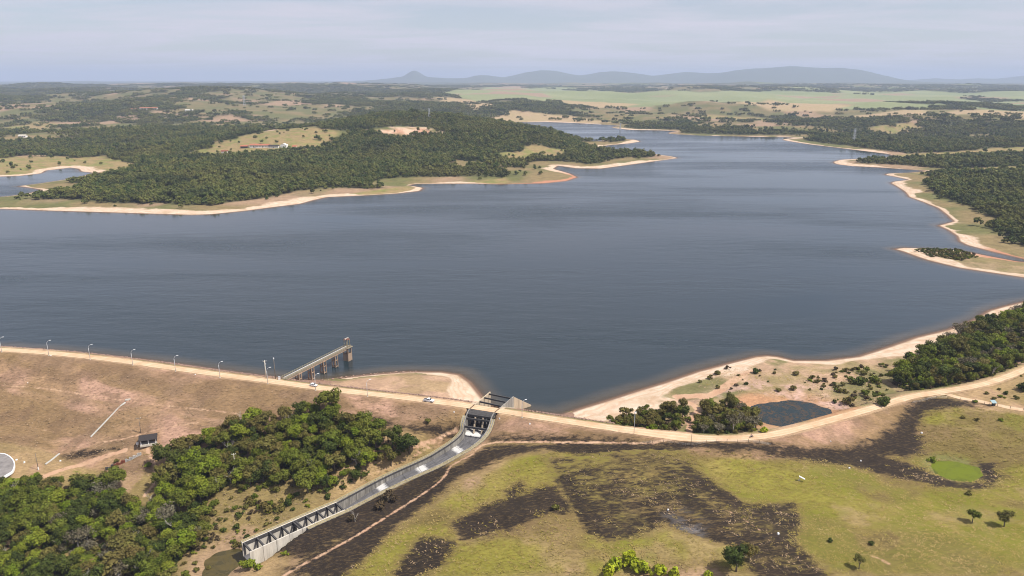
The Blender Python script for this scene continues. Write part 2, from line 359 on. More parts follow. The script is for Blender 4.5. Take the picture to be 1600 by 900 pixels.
def water_material():
    m, nt, b = mat("lake_water")
    pos = N(nt, 'ShaderNodeNewGeometry').outputs['Position']
    mp = N(nt, 'ShaderNodeMapping'); mp.inputs['Rotation'].default_value = (0, 0, math.radians(8)); mp.inputs['Scale'].default_value = (0.35, 1.0, 1)
    nt.links.new(pos, mp.inputs['Vector'])
    w1 = noise(nt, 0.55, 5, 0.7, mp.outputs[0]); w2 = noise(nt, 0.09, 3, 0.6, mp.outputs[0])
    mp2 = N(nt, 'ShaderNodeMapping'); mp2.inputs['Rotation'].default_value = (0, 0, math.radians(-6)); mp2.inputs['Scale'].default_value = (0.22, 1.0, 1); nt.links.new(pos, mp2.inputs['Vector']); streak = noise(nt, 0.0065, 7, 0.6, mp2.outputs[0], 0.5)
    dep = attr(nt, "depth").outputs['Fac']
    tur = rng_(nt, M(nt, 'ADD', dep, M(nt, 'MULTIPLY', M(nt, 'SUBTRACT', noise(nt, 0.03, 4, 0.6), 0.5), 0.9)), 0.0, 1.6, 1, 0, True)
    c = mixc(nt, tur, (0.013, 0.024, 0.029), (0.075, 0.062, 0.043))
    nt.links.new(c, b.inputs['Base Color'])
    b.inputs['IOR'].default_value = 1.33
    nt.links.new(rng_(nt, streak, 0.4, 0.62, 0.10, 0.30), b.inputs['Roughness'])
    al = M(nt, 'SUBTRACT', 1.0, M(nt, 'POWER', 2.718, M(nt, 'MULTIPLY', M(nt, 'MAXIMUM', dep, 0.0), -4.5)))
    nt.links.new(al, b.inputs['Alpha'])
    h = M(nt, 'ADD', M(nt, 'MULTIPLY', w1, 0.35), M(nt, 'MULTIPLY', w2, 1.6))
    bp = N(nt, 'ShaderNodeBump'); bp.inputs['Distance'].default_value = 0.6
    nt.links.new(rng_(nt, streak, 0.40, 0.60, 0.06, 0.80), bp.inputs['Strength']); nt.links.new(h, bp.inputs['Height'])
    nt.links.new(bp.outputs[0], b.inputs['Normal'])
    return m
WATER = water_material()

# ------------------------------------------------------------------ object helpers
def link(name, me, m=None, parent=None):
    o = bpy.data.objects.new(name, me); COL.objects.link(o)
    if m is not None and me is not None and not me.materials: me.materials.append(m)
    if parent is not None: o.parent = parent
    return o
def tag(o, label=None, cat=None, group=None, kind=None):
    if label: o['label'] = label
    if cat: o['category'] = cat
    if group: o['group'] = group
    if kind: o['kind'] = kind
    return o
def empty(name, loc, rz=0.0):
    o = bpy.data.objects.new(name, None); COL.objects.link(o); o.location = loc; o.rotation_euler = (0, 0, rz)
    o.empty_display_size = 0.5; return o
def np_mesh(name, V, F, smooth=True, attrs=None):
    me = bpy.data.meshes.new(name); V = np.asarray(V, np.float32); F = np.asarray(F, np.int32)
    me.vertices.add(len(V)); me.vertices.foreach_set('co', V.ravel())
    k = F.shape[1]; me.loops.add(F.size); me.loops.foreach_set('vertex_index', F.ravel())
    me.polygons.add(len(F)); me.polygons.foreach_set('loop_start', np.arange(0, F.size, k, dtype=np.int32))
    if smooth: me.polygons.foreach_set('use_smooth', np.ones(len(F), bool))
    for an, av in (attrs or {}).items():
        av = np.asarray(av, np.float32)
        if av.ndim == 1: a = me.attributes.new(an, 'FLOAT', 'POINT'); a.data.foreach_set('value', av)
        else:
            a = me.attributes.new(an, 'FLOAT_COLOR', 'POINT'); q = np.ones((len(av), 4), np.float32); q[:, :3] = av; a.data.foreach_set('color', q.ravel())
    me.update(calc_edges=True); me.validate(); return me
class MB:
    """collects boxes, tubes and prisms; build() links them as one mesh object"""
    def __init__(self): self.v = []; self.f = []
    def hexa(self, p8):
        o = len(self.v); self.v += [tuple(p) for p in p8]
        for q in ((0, 3, 2, 1), (4, 5, 6, 7), (0, 1, 5, 4), (1, 2, 6, 5), (2, 3, 7, 6), (3, 0, 4, 7)): self.f.append(tuple(o+i for i in q))
        return self
    def box(self, c, s, rz=0.0):
        x, y, z = s[0]/2, s[1]/2, s[2]/2; ca, sa = math.cos(rz), math.sin(rz)
        P8 = [(-x,-y,-z),(x,-y,-z),(x,y,-z),(-x,y,-z),(-x,-y,z),(x,-y,z),(x,y,z),(-x,y,z)]
        return self.hexa([(c[0]+p[0]*ca-p[1]*sa, c[1]+p[0]*sa+p[1]*ca, c[2]+p[2]) for p in P8])
    def bar(self, a, b, w, h=None):          # rectangular bar from a to b
        a = Vector(a); b = Vector(b); h = h or w; d = (b-a).normalized(); upv = Vector((0, 0, 1)) if abs(d.z) < 0.95 else Vector((0, 1, 0))
        s = d.cross(upv).normalized(); t = s.cross(d).normalized()
        q = []
        for e in (a, b): q += [e-s*w/2-t*h/2, e+s*w/2-t*h/2, e+s*w/2+t*h/2, e-s*w/2+t*h/2]
        return self.hexa(q)
    def tube(self, pts, rad, n=8, cap=True):
        pts = [Vector(p) for p in pts]; o = len(self.v); rad = rad if isinstance(rad, (list, tuple)) else [rad]*len(pts)
        for i, p in enumerate(pts):
            d = (pts[min(i+1, len(pts)-1)]-pts[max(i-1, 0)]).normalized(); a = Vector((1, 0, 0)) if abs(d.x) < 0.9 else Vector((0, 1, 0))
            s = d.cross(a).normalized(); t = s.cross(d)
            for k in range(n):
                an = 2*math.pi*k/n; self.v.append(tuple(p+(s*math.cos(an)+t*math.sin(an))*rad[i]))
        for i in range(len(pts)-1):
            for k in range(n): self.f.append((o+i*n+k, o+i*n+(k+1) % n, o+(i+1)*n+(k+1) % n, o+(i+1)*n+k))
        if cap: self.f.append(tuple(o+k for k in range(n))); self.f.append(tuple(o+(len(pts)-1)*n+n-1-k for k in range(n)))
        return self
    def poly(self, pts):
        o = len(self.v); self.v += [tuple(p) for p in pts]; self.f.append(tuple(range(o, o+len(pts)))); return self
    def prism(self, prof, a, b):             # closed profile of offsets swept from a to b (lists of 3d points)
        n = len(prof[0]); o = len(self.v)
        for ring in prof: self.v += [tuple(p) for p in ring]
        for i in range(len(prof)-1):
            for k in range(n): self.f.append((o+i*n+k, o+i*n+(k+1) % n, o+(i+1)*n+(k+1) % n, o+(i+1)*n+k))
        self.f.append(tuple(o+n-1-k for k in range(n))); self.f.append(tuple(o+(len(prof)-1)*n+k for k in range(n)))
        return self
    def mesh(self, name, smooth=False):
        me = bpy.data.meshes.new(name); me.from_pydata(self.v, [], self.f)
        bm = bmesh.new(); bm.from_mesh(me); bmesh.ops.recalc_face_normals(bm, faces=bm.faces); bm.to_mesh(me); bm.free()
        if smooth: me.polygons.foreach_set('use_smooth', np.ones(len(me.polygons), bool))
        return me
    def build(self, name, m, parent=None, smooth=False): return link(name, self.mesh(name, smooth), m, parent)
def copy_tree(o, parent=None):
    c = o.copy(); COL.objects.link(c); c.parent = parent
    for ch in o.children: copy_tree(ch, c)
    return c

# ------------------------------------------------------------------ land cover
def polys(lst, z): return [PL(p, z) for p in lst]
def polyh(p): return np.array([PH(u, v) for u, v in p])
BURN_PX = [
 [(440,900),(520,850),(600,800),(660,765),(700,737),(735,714),(760,700),(830,694),(1000,695),(1080,693),(1090,700),(1000,706),(900,712),(850,702),(790,712),(720,745),(660,790),(600,840),(560,880),(530,905)],
 [(855,715),(880,712),(905,718),(960,708),(1040,706),(1075,722),(1110,755),(1160,790),(1240,790),(1245,820),(1235,845),(1260,870),(1290,905),(1190,905),(1150,850),(1080,830),(1040,815),(1000,830),(950,842),(915,825),(905,800),(885,775),(870,740)],
 [(700,822),(760,792),(850,762),(870,762),(895,792),(880,802),(860,797),(800,827),(730,842)],[(612,902),(640,862),(660,840),(708,847),(690,882),(640,907)],[(790,770),(812,755),(820,765),(800,778)],
 [(1180,694),(1250,701),(1310,704),(1370,689),(1400,664),(1425,632),(1455,622),(1540,632),(1500,634),(1445,642),(1430,665),(1440,690),(1425,705),(1375,712),(1450,738),(1500,757),(1540,752),(1528,722),(1550,725),(1563,745),(1545,763),(1490,764),(1430,752),(1360,735),(1300,722),(1240,716),(1180,706),(1090,700),(1080,692)],
 [(1393,680),(1440,690),(1440,707),(1410,715),(1385,706)],
 [(565,648),(600,656),(650,667),(722,677),(716,684),(650,674),(590,661)],[(772,686),(820,682),(950,684),(995,689),(900,691),(800,691)],[(100,712),(150,702),(185,699),(150,708),(108,716)],[(390,855),(440,835),(500,815),(560,790),(620,765),(690,728),(705,735),(640,785),(560,830),(470,870)]]
BURNS = [polyh(p) for p in BURN_PX]
TRACK_PX = [([(440,902),(500,868),(560,835),(640,785),(690,750),(705,728),(735,712),(760,694),(830,690.5),(930,691.5),(1010,692.5),(1060,686)], 0.4),
  ([(60,748),(110,730),(160,715),(195,704)], 1.3),([(0,602),(60,606),(110,613),(195,626),(260,634),(370,646)], 0.15),([(0,661),(70,672),(140,683)], -.15),([(150,692),(200,684),(250,670),(310,660)], 0.25),
  ([(640,700),(690,683),(700,676),(715,668)], 0.5),([(1075,678),(1080,662),(1086,648),(1090,640),(1078,630),(1050,625),(1015,622)], 1.5),([(1100,622),(1125,610),(1150,592),(1170,578)], 2.6),([(1060,620),(1100,618)], 3.0),
  ([(400,800),(470,765),(560,745),(640,715),(690,690)], 0.0),([(230,700),(245,745),(225,775)], 0.6),([(1130,795),(1160,810),(1190,830)], -.15),([(1250,795),(1330,822),(1450,872),(1520,893)], -.55),([(1362,868),(1374,873),(1388,880)], .35),([(1325,828),(1340,836),(1355,843)], .1),([(1540,790),(1570,812),(1600,826)], -.45)]
TRACKS = [(smooth_line(polyh(p), 4), w) for p, w in TRACK_PX]
FIELD = polyh([(525,905),(600,848),(700,780),(800,720),(870,702),(1000,700),(1100,694),(1200,705),(1300,715),(1425,700),(1440,640),(1480,628),(1600,650),(1760,670),(1760,905)])
ASH = polyh([(1035,805),(1065,795),(1105,815),(1100,840),(1070,842)])
CLEAR = polys([[(290,248),(350,236),(400,229),(470,226),(532,235),(505,245),(420,251),(350,250)],[(-60,247),(100,243),(150,246),(215,252),(240,262),(180,268),(110,261),(0,274),(-60,276)],
  [(650,288),(720,282),(790,277),(800,282),(740,288)],[(500,306),(640,288),(660,292),(600,302)],[(1385,240),(1600,235),(1760,234),(1760,242),(1600,244),(1400,245)],[(1420,266),(1600,262),(1760,261),(1760,268),(1600,270),(1440,271)],[(772,248),(830,240),(888,241),(884,246),(800,250)],[(1060,181),(1200,184),(1210,188),(1100,187)],[(1360,203),(1420,199),(1440,204),(1390,208)],[(0,200),(60,193),(110,196),(40,205)]], 4.0)
BARE = [polyh(p) for p in ([(570,207),(612,200),(665,199),(690,208),(625,211)],[(425,213),(448,207),(482,210),(474,216),(440,218)],[(408,209),(432,202),(430,206),(412,212)],[(467,202),(484,204),(482,210),(473,207)])]
CANE = polys([[(688,154),(760,142),(850,140),(1000,149),(1120,151),(1250,147),(1330,146),(1600,149),(1760,150),(1760,186),(1600,180),(1480,170),(1400,171),(1250,169),(1150,163),(1000,166),(900,163),(800,161),(730,160)]], 35.0)
TAN = polys([[(1290,186),(1330,183),(1445,182),(1450,187),(1380,190)],[(1452,186),(1500,183),(1760,186),(1760,196),(1560,194)],[(715,188),(800,178),(890,181),(960,188),(860,188),(800,189)],[(1140,172),(1200,168),(1330,175),(1300,180),(1200,178)],[(680,164),(740,166),(780,174),(740,178)],[(860,168),(940,165),(1000,172),(930,174)]], 12.0)
def umin(lst, x, y): return np.min([sdf_poly(p, x, y) for p in lst], axis=0)

def forest_density(x, y, sd):
    """how closely trees stand, 0..1, on the land round the lake (beyond the dam)"""
    r = np.hypot(x, y)
    edge = (26+52*fbm(x, y, 130, 3, 41))*np.where(x > 250, .62, 1.0)
    f = sstep(0, 14, sd-edge)
    n = fbm(x, y, 420, 5, 42, 0.6)
    cover = np.interp(r, [800, 1500, 2100, 3200, 6000, 12000, 20000], [0.18, 0.34, 0.43, 0.48, 0.48, 0.44, 0.40])+.05*sstep(-300, -900, x)*sstep(1300, 1900, r)*sstep(3500, 2500, r)
    f = f*sstep(cover-0.05, cover+0.06, n+0.0)
    f = f*sstep(-4, 10, umin(CLEAR, x, y)+(fbm(x, y, 60, 3, 45)-.5)*100)
    f = f*sstep(-20, 30, umin(TAN, x, y))
    c = umin(CANE, x, y)
    hillock = sstep(0.585, 0.62, fbm(x, y/2.2, 800, 4, 77))
    f = f*np.where(c < 0, hillock, 1)
    f = f*sstep(4, 20, umin(BARE, x, y)+(fbm(x, y, 40, 3, 46)-.5)*40)
    return f

# ------------------------------------------------------------------ terrain
def build_terrain():
    rr = [150.0]
    while rr[-1] < 46000:
        r = rr[-1]; rr.append(r+min(max(0.95, r*r/(FPX*CAMZ)*0.95), max(0.95, 0.011*r)))
    rr = np.array(rr); th = np.radians(np.linspace(-47, 47, 640))
    R, T = np.meshgrid(rr, th, indexing='ij'); x = (R*np.sin(T)).ravel(); y = (R*np.cos(T)).ravel()
    nr, nc = R.shape
    sd = sd_lake(x, y); z, s = H(x, y, sd, True); r = R.ravel()
    # ---- colours of the ground itself
    n1 = fbm(x, y, 60, 4, 51); n2 = fbm(x, y, 16, 4, 52); n3 = fbm(x, y, 260, 4, 53, 0.6); n4 = fbm(x, y, 900, 4, 54)
    def C(*c): return np.array(c)[None, :]
    def mx(a, b, t): return a+(b-a)*t[:, None]
    fd = forest_density(x, y, sd)
    col = mx(C(.20,.15,.07), C(.12,.12,.042), sstep(.35, .65, n1)); col = mx(col, C(.08,.085,.035), sstep(2400, 4200, r)*.35)
    col = mx(col, C(.30,.20,.13), sstep(.56, .68, n3)*0.85)
    col = mx(col, C(.135,.165,.05), sstep(.55, .7, n4)*sstep(2500, 4500, r)*0.8)
    c = umin(CANE, x, y); cane = sstep(25, -25, c+(n1-.5)*120)
    stripes = vnoise(x/420+0.3*y/420, y/300, 61)
    cane_col = mx(C(.165,.195,.085), C(.235,.245,.12), stripes); cane_col = mx(cane_col, C(.27,.19,.125), sstep(.74, .8, vnoise(x/520, y/380+3, 62)))
    col = mx(col, cane_col, cane)
    t = umin(TAN, x, y); col = mx(col, mx(C(.30,.24,.12), C(.36,.25,.15), n1), sstep(20, -20, t))
    b = umin(BARE, x, y); col = mx(col, mx(C(.50,.36,.25), C(.42,.24,.15), sstep(.4, .6, n2)), sstep(10, -14, b+(n2-.5)*60))
    cl = umin(CLEAR, x, y); col = mx(col, mx(C(.25,.185,.085), C(.18,.175,.055), sstep(.45, .65, n2)), sstep(8, -8, cl))
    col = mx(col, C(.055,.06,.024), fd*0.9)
    # mountains: thin woodland on far slopes
    col = mx(col, C(.07,.085,.05), sstep(13000, 16000, r))
    # near shore, upstream of the road: dry grass over pinkish soil
    nearup = (sstep(1000, 500, r))*sstep(2, -2, s)
    up_c = mx(C(.23,.18,.085), C(.38,.255,.165), sstep(.42, .62, n2*.6+n1*.4)); up_c = mx(up_c, C(.155,.14,.058), sstep(.5, .66, fbm(x, y, 22, 4, 57)))
    col = mx(col, up_c, nearup)
    # downstream
    dn = sstep(0, 3, s)*sstep(1000, 600, r)
    base = mx(C(.29,.20,.10), C(.20,.15,.06), sstep(.40, .62, n1)); base = mx(base, C(.34,.22,.14), sstep(.58, .72, n2)*.7)
    fs = sdf_poly(FIELD, x, y); field = sstep(3, -3, fs+(n2-.5)*6)
    f_c = mx(C(.25,.185,.066), C(.185,.165,.03), sstep(.36, .6, n1)); f_c = mx(f_c, C(.27,.195,.09), sstep(.54, .68, n2)*.8); f_c = mx(f_c, C(.14,.095,.042), sstep(.47, .62, fbm(x+.8*y, y*1.7, 40, 4, 58))*.75)
    base = mx(base, f_c, field)
    dz = dam_profile(s); dg = down_ground(x, y)
    dam = np.where(s > 0, sstep(-0.6, 0.6, dz-dg), 0.0)*(s < 75)*(r < 900)
    dc = mx(C(.28,.18,.10), C(.365,.225,.155), sstep(.42, .58, fbm(x, y, 30, 4, 59))); dc = mx(dc, C(.19,.125,.06), sstep(.44, .62, fbm(x+2*y, y, 26, 4, 60))*.85); dc = mx(dc, C(.20,.13,.08), sstep(.52, .66, n2)*.7); dc = mx(dc, C(.165,.105,.06), sstep(.52, .62, fbm(x, y*1.6, 12, 4, 67))*.6)
    base = mx(base, dc, dam)
    col = mx(col, base, dn)
    col = mx(col, C(.42,.29,.175), sstep(3.9, 2.6, np.abs(s)))
    upface = (s < -4.4)*(s > -26)*sstep(8, 2, np.abs(z-dz)); headl = sstep(3, -3, sdf_poly(PL([(495,600),(620,617),(745,634),(757,622),(735,597),(715,585),(640,580),(560,587)], 2.0), x, y))
    col = mx(col, C(.24,.15,.105), np.clip(upface*(1-headl), 0, 1)*(x < 35))
    hc = mx(C(.33,.22,.135), C(.40,.265,.18), n2*1.2-.1); hc = mx(hc, C(.26,.19,.09), sstep(.5, .66, fbm(x, y, 18, 4, 63))*.6)
    col = mx(col, hc, headl)
    dp = sdf_poly(DARK_POND, x, y); col = mx(col, mx(C(.40,.20,.115), C(.30,.20,.10), n2), sstep(16, 5, dp+(n2-.5)*14)); col = mx(col, C(.45,.30,.24), sstep(.52, .64, n2)*sstep(34, 14, dp)*sstep(0, 8, dp)*(y > DARK_POND[:, 1].mean()))
    gp = sdf_poly(GREEN_POND, x, y); col = mx(col, C(.17,.15,.085), sstep(6, 1.5, gp+(n2-.5)*3)*(r < 800))
    bp = sdf_poly(BROWN_POOL, x, y); col = mx(col, C(.25,.17,.10), sstep(12, 2, bp)*(r < 800))
    burn = np.full(len(x), -60.0); m = r < 520
    burn[m] = -umin(BURNS, x[m], y[m])
    soft = sdf_poly(BURNS[1], x[m], y[m]); yy = y[m]
    burn[m] = np.where((soft < 1.5), 1.3-sstep(255, 288, yy)*2.0+sstep(-9, -2, soft)*1.6*(yy < 268)-sstep(-1.5, 1.5, soft)*2.0, np.minimum(burn[m]*1.2+.9, 5.0))
    burn = np.clip(burn, -30, 8); burn = np.where(s < 0.5, -30, burn)
    trk = np.full(len(x), 60.0)
    for ln, w in TRACKS: trk[m] = np.minimum(trk[m], line_info(ln, x[m], y[m])[0]-w)
    ash = np.zeros(len(x)); ash[m] = .35*sstep(3, -4, sdf_poly(ASH, x[m], y[m]))
    green = np.where(r < 900, field*0.55+sstep(.52, .66, fbm(x, y, 34, 4, 64))*field*0.9+sstep(10, 2, gp)*.7, 0)
    green = np.clip(green*dn, 0, 1.1)
    bw = np.interp(r, [300, 700, 1500, 4000], [13, 13, 12, 13])*(0.3+1.9*sstep(.3, .75, fbm(x, y, 90, 4, 66)))
    fr_sh = sstep(900, 500, r)*(x > 20)*(s < 0); bw = bw*(1+fr_sh*.25)
    sand = np.clip((bw-sd)/bw, -2, 1.5)
    sand = np.where((s > -4) & (r < 1000), -2, sand); sand = np.where((x < 0) & (r < 460) & (headl < .2) & (s > -30), -2, sand); sand = np.where((x < 30) & (r < 460) & (s > -27) & (headl < .2), -2, sand); sand = np.where((headl > .05) & (x < P(668, 582, 0)[0]+8*(n2-.5)), sand*.5-.35, sand)
    redc = np.array(P(860, 283, 0)); red = sstep(140, 60, np.hypot(x-redc[0], y-redc[1]))+sstep(60, 20, np.hypot(x-P(1600, 405, 0)[0], y-P(1600, 405, 0)[1]))
    V = np.stack([x, y, z], 1)
    at = dict(col=np.clip(col, 0, 1), burn=burn, track=np.clip(trk, -5, 30), sand=sand, green=green, ash=ash, red=np.clip(red, 0, .85), lvl=np.where(s < 0, z, 5.0))
    i = np.arange(nr-1)[:, None]*nc+np.arange(nc-1)[None]
    F = np.stack([i, i+1, i+nc+1, i+nc], -1).reshape(-1, 4)[:, ::-1]
    fr = r[F[:, 0]]; damv = ((dam > 0.5) | ((np.abs(s) < 28) & (np.abs(z-dz) < 1.0) & (r < 700) & (x < P(1060, 680, 8)[0])))
    isdam = damv[F].all(1); ismt = fr > 13500
    def sub(name, mask):
        Fm = F[mask]; ids, inv = np.unique(Fm, return_inverse=True)
        o = link(name, np_mesh(name, V[ids], inv.reshape(-1, 4), True, {k: v[ids] for k, v in at.items()}), GROUND); return o
    tag(sub("ground", ~isdam & ~ismt), "grassland, burnt field and dry shore around the reservoir", None, None, 'structure')
    tag(sub("dam_embankment", isdam), "long earth dam with dry pinkish grass slopes", None, None, 'structure')
    tag(sub("mountains", ismt), "blue hazy mountain range along the horizon", None, None, 'structure')
    wet = (z[F].min(1) < 0.25) & (sd[F].min(1) < 14) & (s[F].max(1) < -1) & (fr < 9000)
    Fm = F[wet]; ids, inv = np.unique(Fm, return_inverse=True); Vw = V[ids].copy(); Vw[:, 2] = 0
    tag(link("lake", np_mesh("lake", Vw, inv.reshape(-1, 4), True, dict(depth=-z[ids])), WATER), "dark blue reservoir water with wind streaks", None, None, 'structure')
build_terrain()

def pond(name, poly, z, m, label, grow=3.0):
    c = poly.mean(0); sm = smooth_line(np.vstack([poly, poly[:1]]), 5)[:-1]
    dirn = sm-c; L = np.hypot(*dirn.T)[:, None]; sm = c+dirn*(L+grow)/L
    mb = MB(); mb.poly([(p[0], p[1], z) for p in sm[::-1]]); o = mb.build(name, m)
    if o.data.polygons[0].normal.z < 0: o.data.flip_normals()
    return tag(o, label, None, None, 'structure')
def pond_mat(name, c1, c2, scale, lo, hi, rough=0.15):
    m, nt, b = mat(name); n = noise(nt, scale, 7, 0.7, None, 1.2)
    nt.links.new(mixc(nt, rng_(nt, n, lo, hi, 0, 1, True), c1, c2), b.inputs['Base Color'])
    nt.links.new(rng_(nt, n, lo, hi, rough, 0.7), b.inputs['Roughness']); b.inputs['IOR'].default_value = 1.33; b.inputs['Specular IOR Level'].default_value = .5 if rough < .2 else .15
    bump(nt, noise(nt, 1.2, 4, 0.6), 0.15, 0.3, b); return m
pond("pond_water", BROWN_POOL, -22.5, pond_mat("pool_brown", (.055,.045,.016), (.085,.065,.022), .15, .4, .6), "murky brown pool at the outlet of the spillway")
pond("pond_water", DARK_POND, 1.6, pond_mat("pool_dark", (.010,.020,.020), (.075,.046,.024), .30, .47, .64, .16), "dark weedy pond beside the curving dirt road")
pond("pond_water", GREEN_POND, 0.6, pond_mat("pool_green", (.115,.14,.012), (.075,.085,.018), .09, .42, .66, .6), "round bright green algae pond ringed by burnt grass")

# ------------------------------------------------------------------ roads
def road_material():
    m, nt, b = mat("dirt_road_surface")
    n = noise(nt, 0.12, 6, 0.65); f = noise(nt, 1.6, 5, 0.7)
    at = attr(nt, "across").outputs['Fac']
    rut = N(nt, 'ShaderNodeMath', operation='COSINE'); nt.links.new(M(nt, 'MULTIPLY', at, 9.4), rut.inputs[0])
    c = mixc(nt, rng_(nt, n, .3, .7), (.44,.29,.17), (.58,.43,.285))
    c = mixc(nt, M(nt, 'MULTIPLY', rng_(nt, rut.outputs[0], 0.0, 1.0, 0, .7), rng_(nt, n, .35, .6)), c, (.66,.50,.34))
    c = mixc(nt, rng_(nt, f, .5, .8, 0, .45), c, (.40,.24,.13))
    edge = rng_(nt, M(nt, 'ADD', M(nt, 'ABSOLUTE', at), M(nt, 'MULTIPLY', M(nt, 'SUBTRACT', noise(nt, .5, 5, .7), .5), .5)), .86, 1.05, 0, 1, True)
    c = mixc(nt, edge, c, (.33,.22,.125))
    nt.links.new(c, b.inputs['Base Color']); b.inputs['Roughness'].default_value = .95; b.inputs['Specular IOR Level'].default_value = .1
    bump(nt, f, .3, .15, b); return m
ROADM = road_material()
def ribbon(name, line, width, label, off=0.10, level=None):
    line = np.asarray(line); d = np.gradient(line, axis=0); nrm = np.stack([-d[:, 1], d[:, 0]], 1)/np.hypot(*d.T)[:, None]
    w = np.broadcast_to(width, (len(line),)); k = np.linspace(-1, 1, 7)
    wob = (fbm(np.arange(len(line)), np.zeros(len(line)), 3, 2, 5)-.5)*.7
    pts = line[:, None]+nrm[:, None]*(k[None, :, None]*(w/2+wob)[:, None, None])
    z = H(pts[..., 0].ravel(), pts[..., 1].ravel()).reshape(pts.shape[:2]) if level is None else np.full(pts.shape[:2], level)
    z = np.maximum(z, z.mean(1, keepdims=True)-.3)+off
    V = np.concatenate([pts, z[..., None]], 2).reshape(-1, 3); n = len(k)
    i = np.arange(len(line)-1)[:, None]*n+np.arange(n-1)[None]; F = np.stack([i, i+1, i+n+1, i+n], -1).reshape(-1, 4)
    return tag(link(name, np_mesh(name, V, F, True, dict(across=np.tile(k, len(line)))), ROADM), label, None, None, 'structure')
def dense(line, step=2.0):
    L = np.concatenate([[0], np.cumsum(np.hypot(*np.diff(line, axis=0).T))]); t = np.arange(0, L[-1], step)
    return np.stack([np.interp(t, L, line[:, 0]), np.interp(t, L, line[:, 1])], 1)
RD = dense(ROAD); wr_ = np.interp(RD[:, 0], [-300, 20, 60, 75, 90, 300], [5.3, 5.4, 6.6, 8.4, 5.0, 4.4])
ribbon("dirt_road", RD, wr_, "pale ochre dirt road along the dam crest and round the bay", 0.12, CREST)
ribbon("dirt_track", dense(smooth_line(polyh([(1468,615),(1500,622),(1535,628),(1575,637),(1600,641),(1680,655)]), 4), 1.5), 3.4, "narrow dirt side track forking off below the woodland")

# ------------------------------------------------------------------ spillway
CONC = simple("weathered_concrete", (.22,.205,.18), .9, .8, 1.1, streak=True)
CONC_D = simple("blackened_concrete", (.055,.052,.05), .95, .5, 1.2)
CONC_L = simple("pale_concrete", (.50,.46,.39), .9, .35, .7, streak=True)
CONC_T = simple("tan_concrete", (.46,.37,.26), .9, .3, .6, streak=True)
GUT = simple("dry_grass_kerb", (.36,.29,.13), .95, .35, 2.0)
STEEL = simple("galvanised_steel", (.45,.46,.47), .5, .15, 2.0, metal=.3)
RUST = simple("rusty_metal", (.22,.075,.04), .9, .4, 2.0)
DARKM = simple("dark_gate_steel", (.03,.028,.026), .7, .3, 2.0)
def slab_material():
    m, nt, b = mat("chute_floor_concrete")
    a = attr(nt, "along").outputs['Fac']; ac = attr(nt, "across").outputs['Fac']; wh = attr(nt, "white").outputs['Fac']
    cb = N(nt, 'ShaderNodeCombineXYZ'); nt.links.new(M(nt, 'MULTIPLY', a, .05), cb.inputs[0]); nt.links.new(M(nt, 'MULTIPLY', ac, 2.2), cb.inputs[1])
    st = noise(nt, 2.5, 6, .7, cb.outputs[0]); f = noise(nt, .6, 6, .7)
    c = mixc(nt, rng_(nt, st, .3, .7), (.05,.048,.052), (.165,.16,.16))
    c = mixc(nt, rng_(nt, M(nt, 'ADD', wh, M(nt, 'ADD', M(nt, 'MULTIPLY', M(nt, 'SUBTRACT', f, .5), .9), M(nt, 'MULTIPLY', M(nt, 'SUBTRACT', st, .5), .7))), .4, .95, 0, .9, True), c, (.62,.61,.585))
    nt.links.new(c, b.inputs['Base Color']); b.inputs['Roughness'].default_value = .85; return m
SLABM = slab_material()
sp_d = np.gradient(SPL[:, :2], axis=0); sp_n = np.stack([-sp_d[:, 1], sp_d[:, 0]], 1)/np.hypot(*sp_d.T)[:, None]   # toward the eastern wall
def spi(k, e, dz=None, rel='top'):
    """point at station k, e metres outside the clear width on side sign(e) is given by tuple (side, offset)"""
    side, off = e
    q = np.array([np.interp(k, np.arange(len(SPL)), SPL[:, j]) for j in range(5)])
    n = np.array([np.interp(k, np.arange(len(SPL)), sp_n[:, j]) for j in range(2)]); n /= np.hypot(*n)
    xy = q[:2]+n*side*(q[4]/2+off)
    z = q[2]+(dz or 0) if rel == 'top' else q[2]-q[3]+(dz or 0)
    return (xy[0], xy[1], z)
spill = empty("spillway", (SPL[36, 0], SPL[36, 1], SPL[36, 2]-SPL[36, 3])); OFF = Vector(spill.location)
tag(spill, "curving concrete spillway chute running down from the dam road to a brown pool", "spillway")
def sbuild(mb, name, m, parent=None, smooth=False):
    mb.v = [(p[0]-OFF.x, p[1]-OFF.y, p[2]-OFF.z) for p in mb.v]; return mb.build(name, m, parent or spill, smooth)
WHITE = [(17, 2.4), (28.5, 1.5), (39.5, 1.7), (49.5, 1.6), (13.5, 1.0)]
for k0 in range(0, 72, 4):                       # floor slabs with open joints
    ks = np.linspace(k0+.04, k0+3.96, 9); cr = np.linspace(-1, 1, 5); V = []; al = []; ac = []; wt_ = []
    for k in ks:
        l = np.array(spi(k, (-1, 0), 0, 'floor')); r_ = np.array(spi(k, (1, 0), 0, 'floor'))
        for t in cr: V.append(l+(r_-l)*(t+1)/2-np.array(OFF)); al.append(k*2.6); ac.append(t); wt_.append(max(math.exp(-((k-a)/b)**2) for a, b in WHITE))
    n = 5; i = np.arange(8)[:, None]*n+np.arange(4)[None]; F = np.stack([i, i+n, i+n+1, i+1], -1).reshape(-1, 4)[:, ::-1]
    me = np_mesh("floor_slab", V, F, False, dict(along=np.array(al), across=np.array(ac), white=np.array(wt_)))
    o = link("floor_slab", me, SLABM, spill)
def wall_panel(k0, k1, side, m, t=0.5, name="wall_panel", n=3, extra=0.0):
    rings = []
    for k in np.linspace(k0, k1, n+1):
        rings.append([spi(k, (side, 0), -.2, 'floor'), spi(k, (side, 0), .12+extra), spi(k, (side, t), .12+extra), spi(k, (side, t), -.9, 'floor')])
    mb = MB(); mb.prism(rings, None, None); return sbuild(mb, name, m)
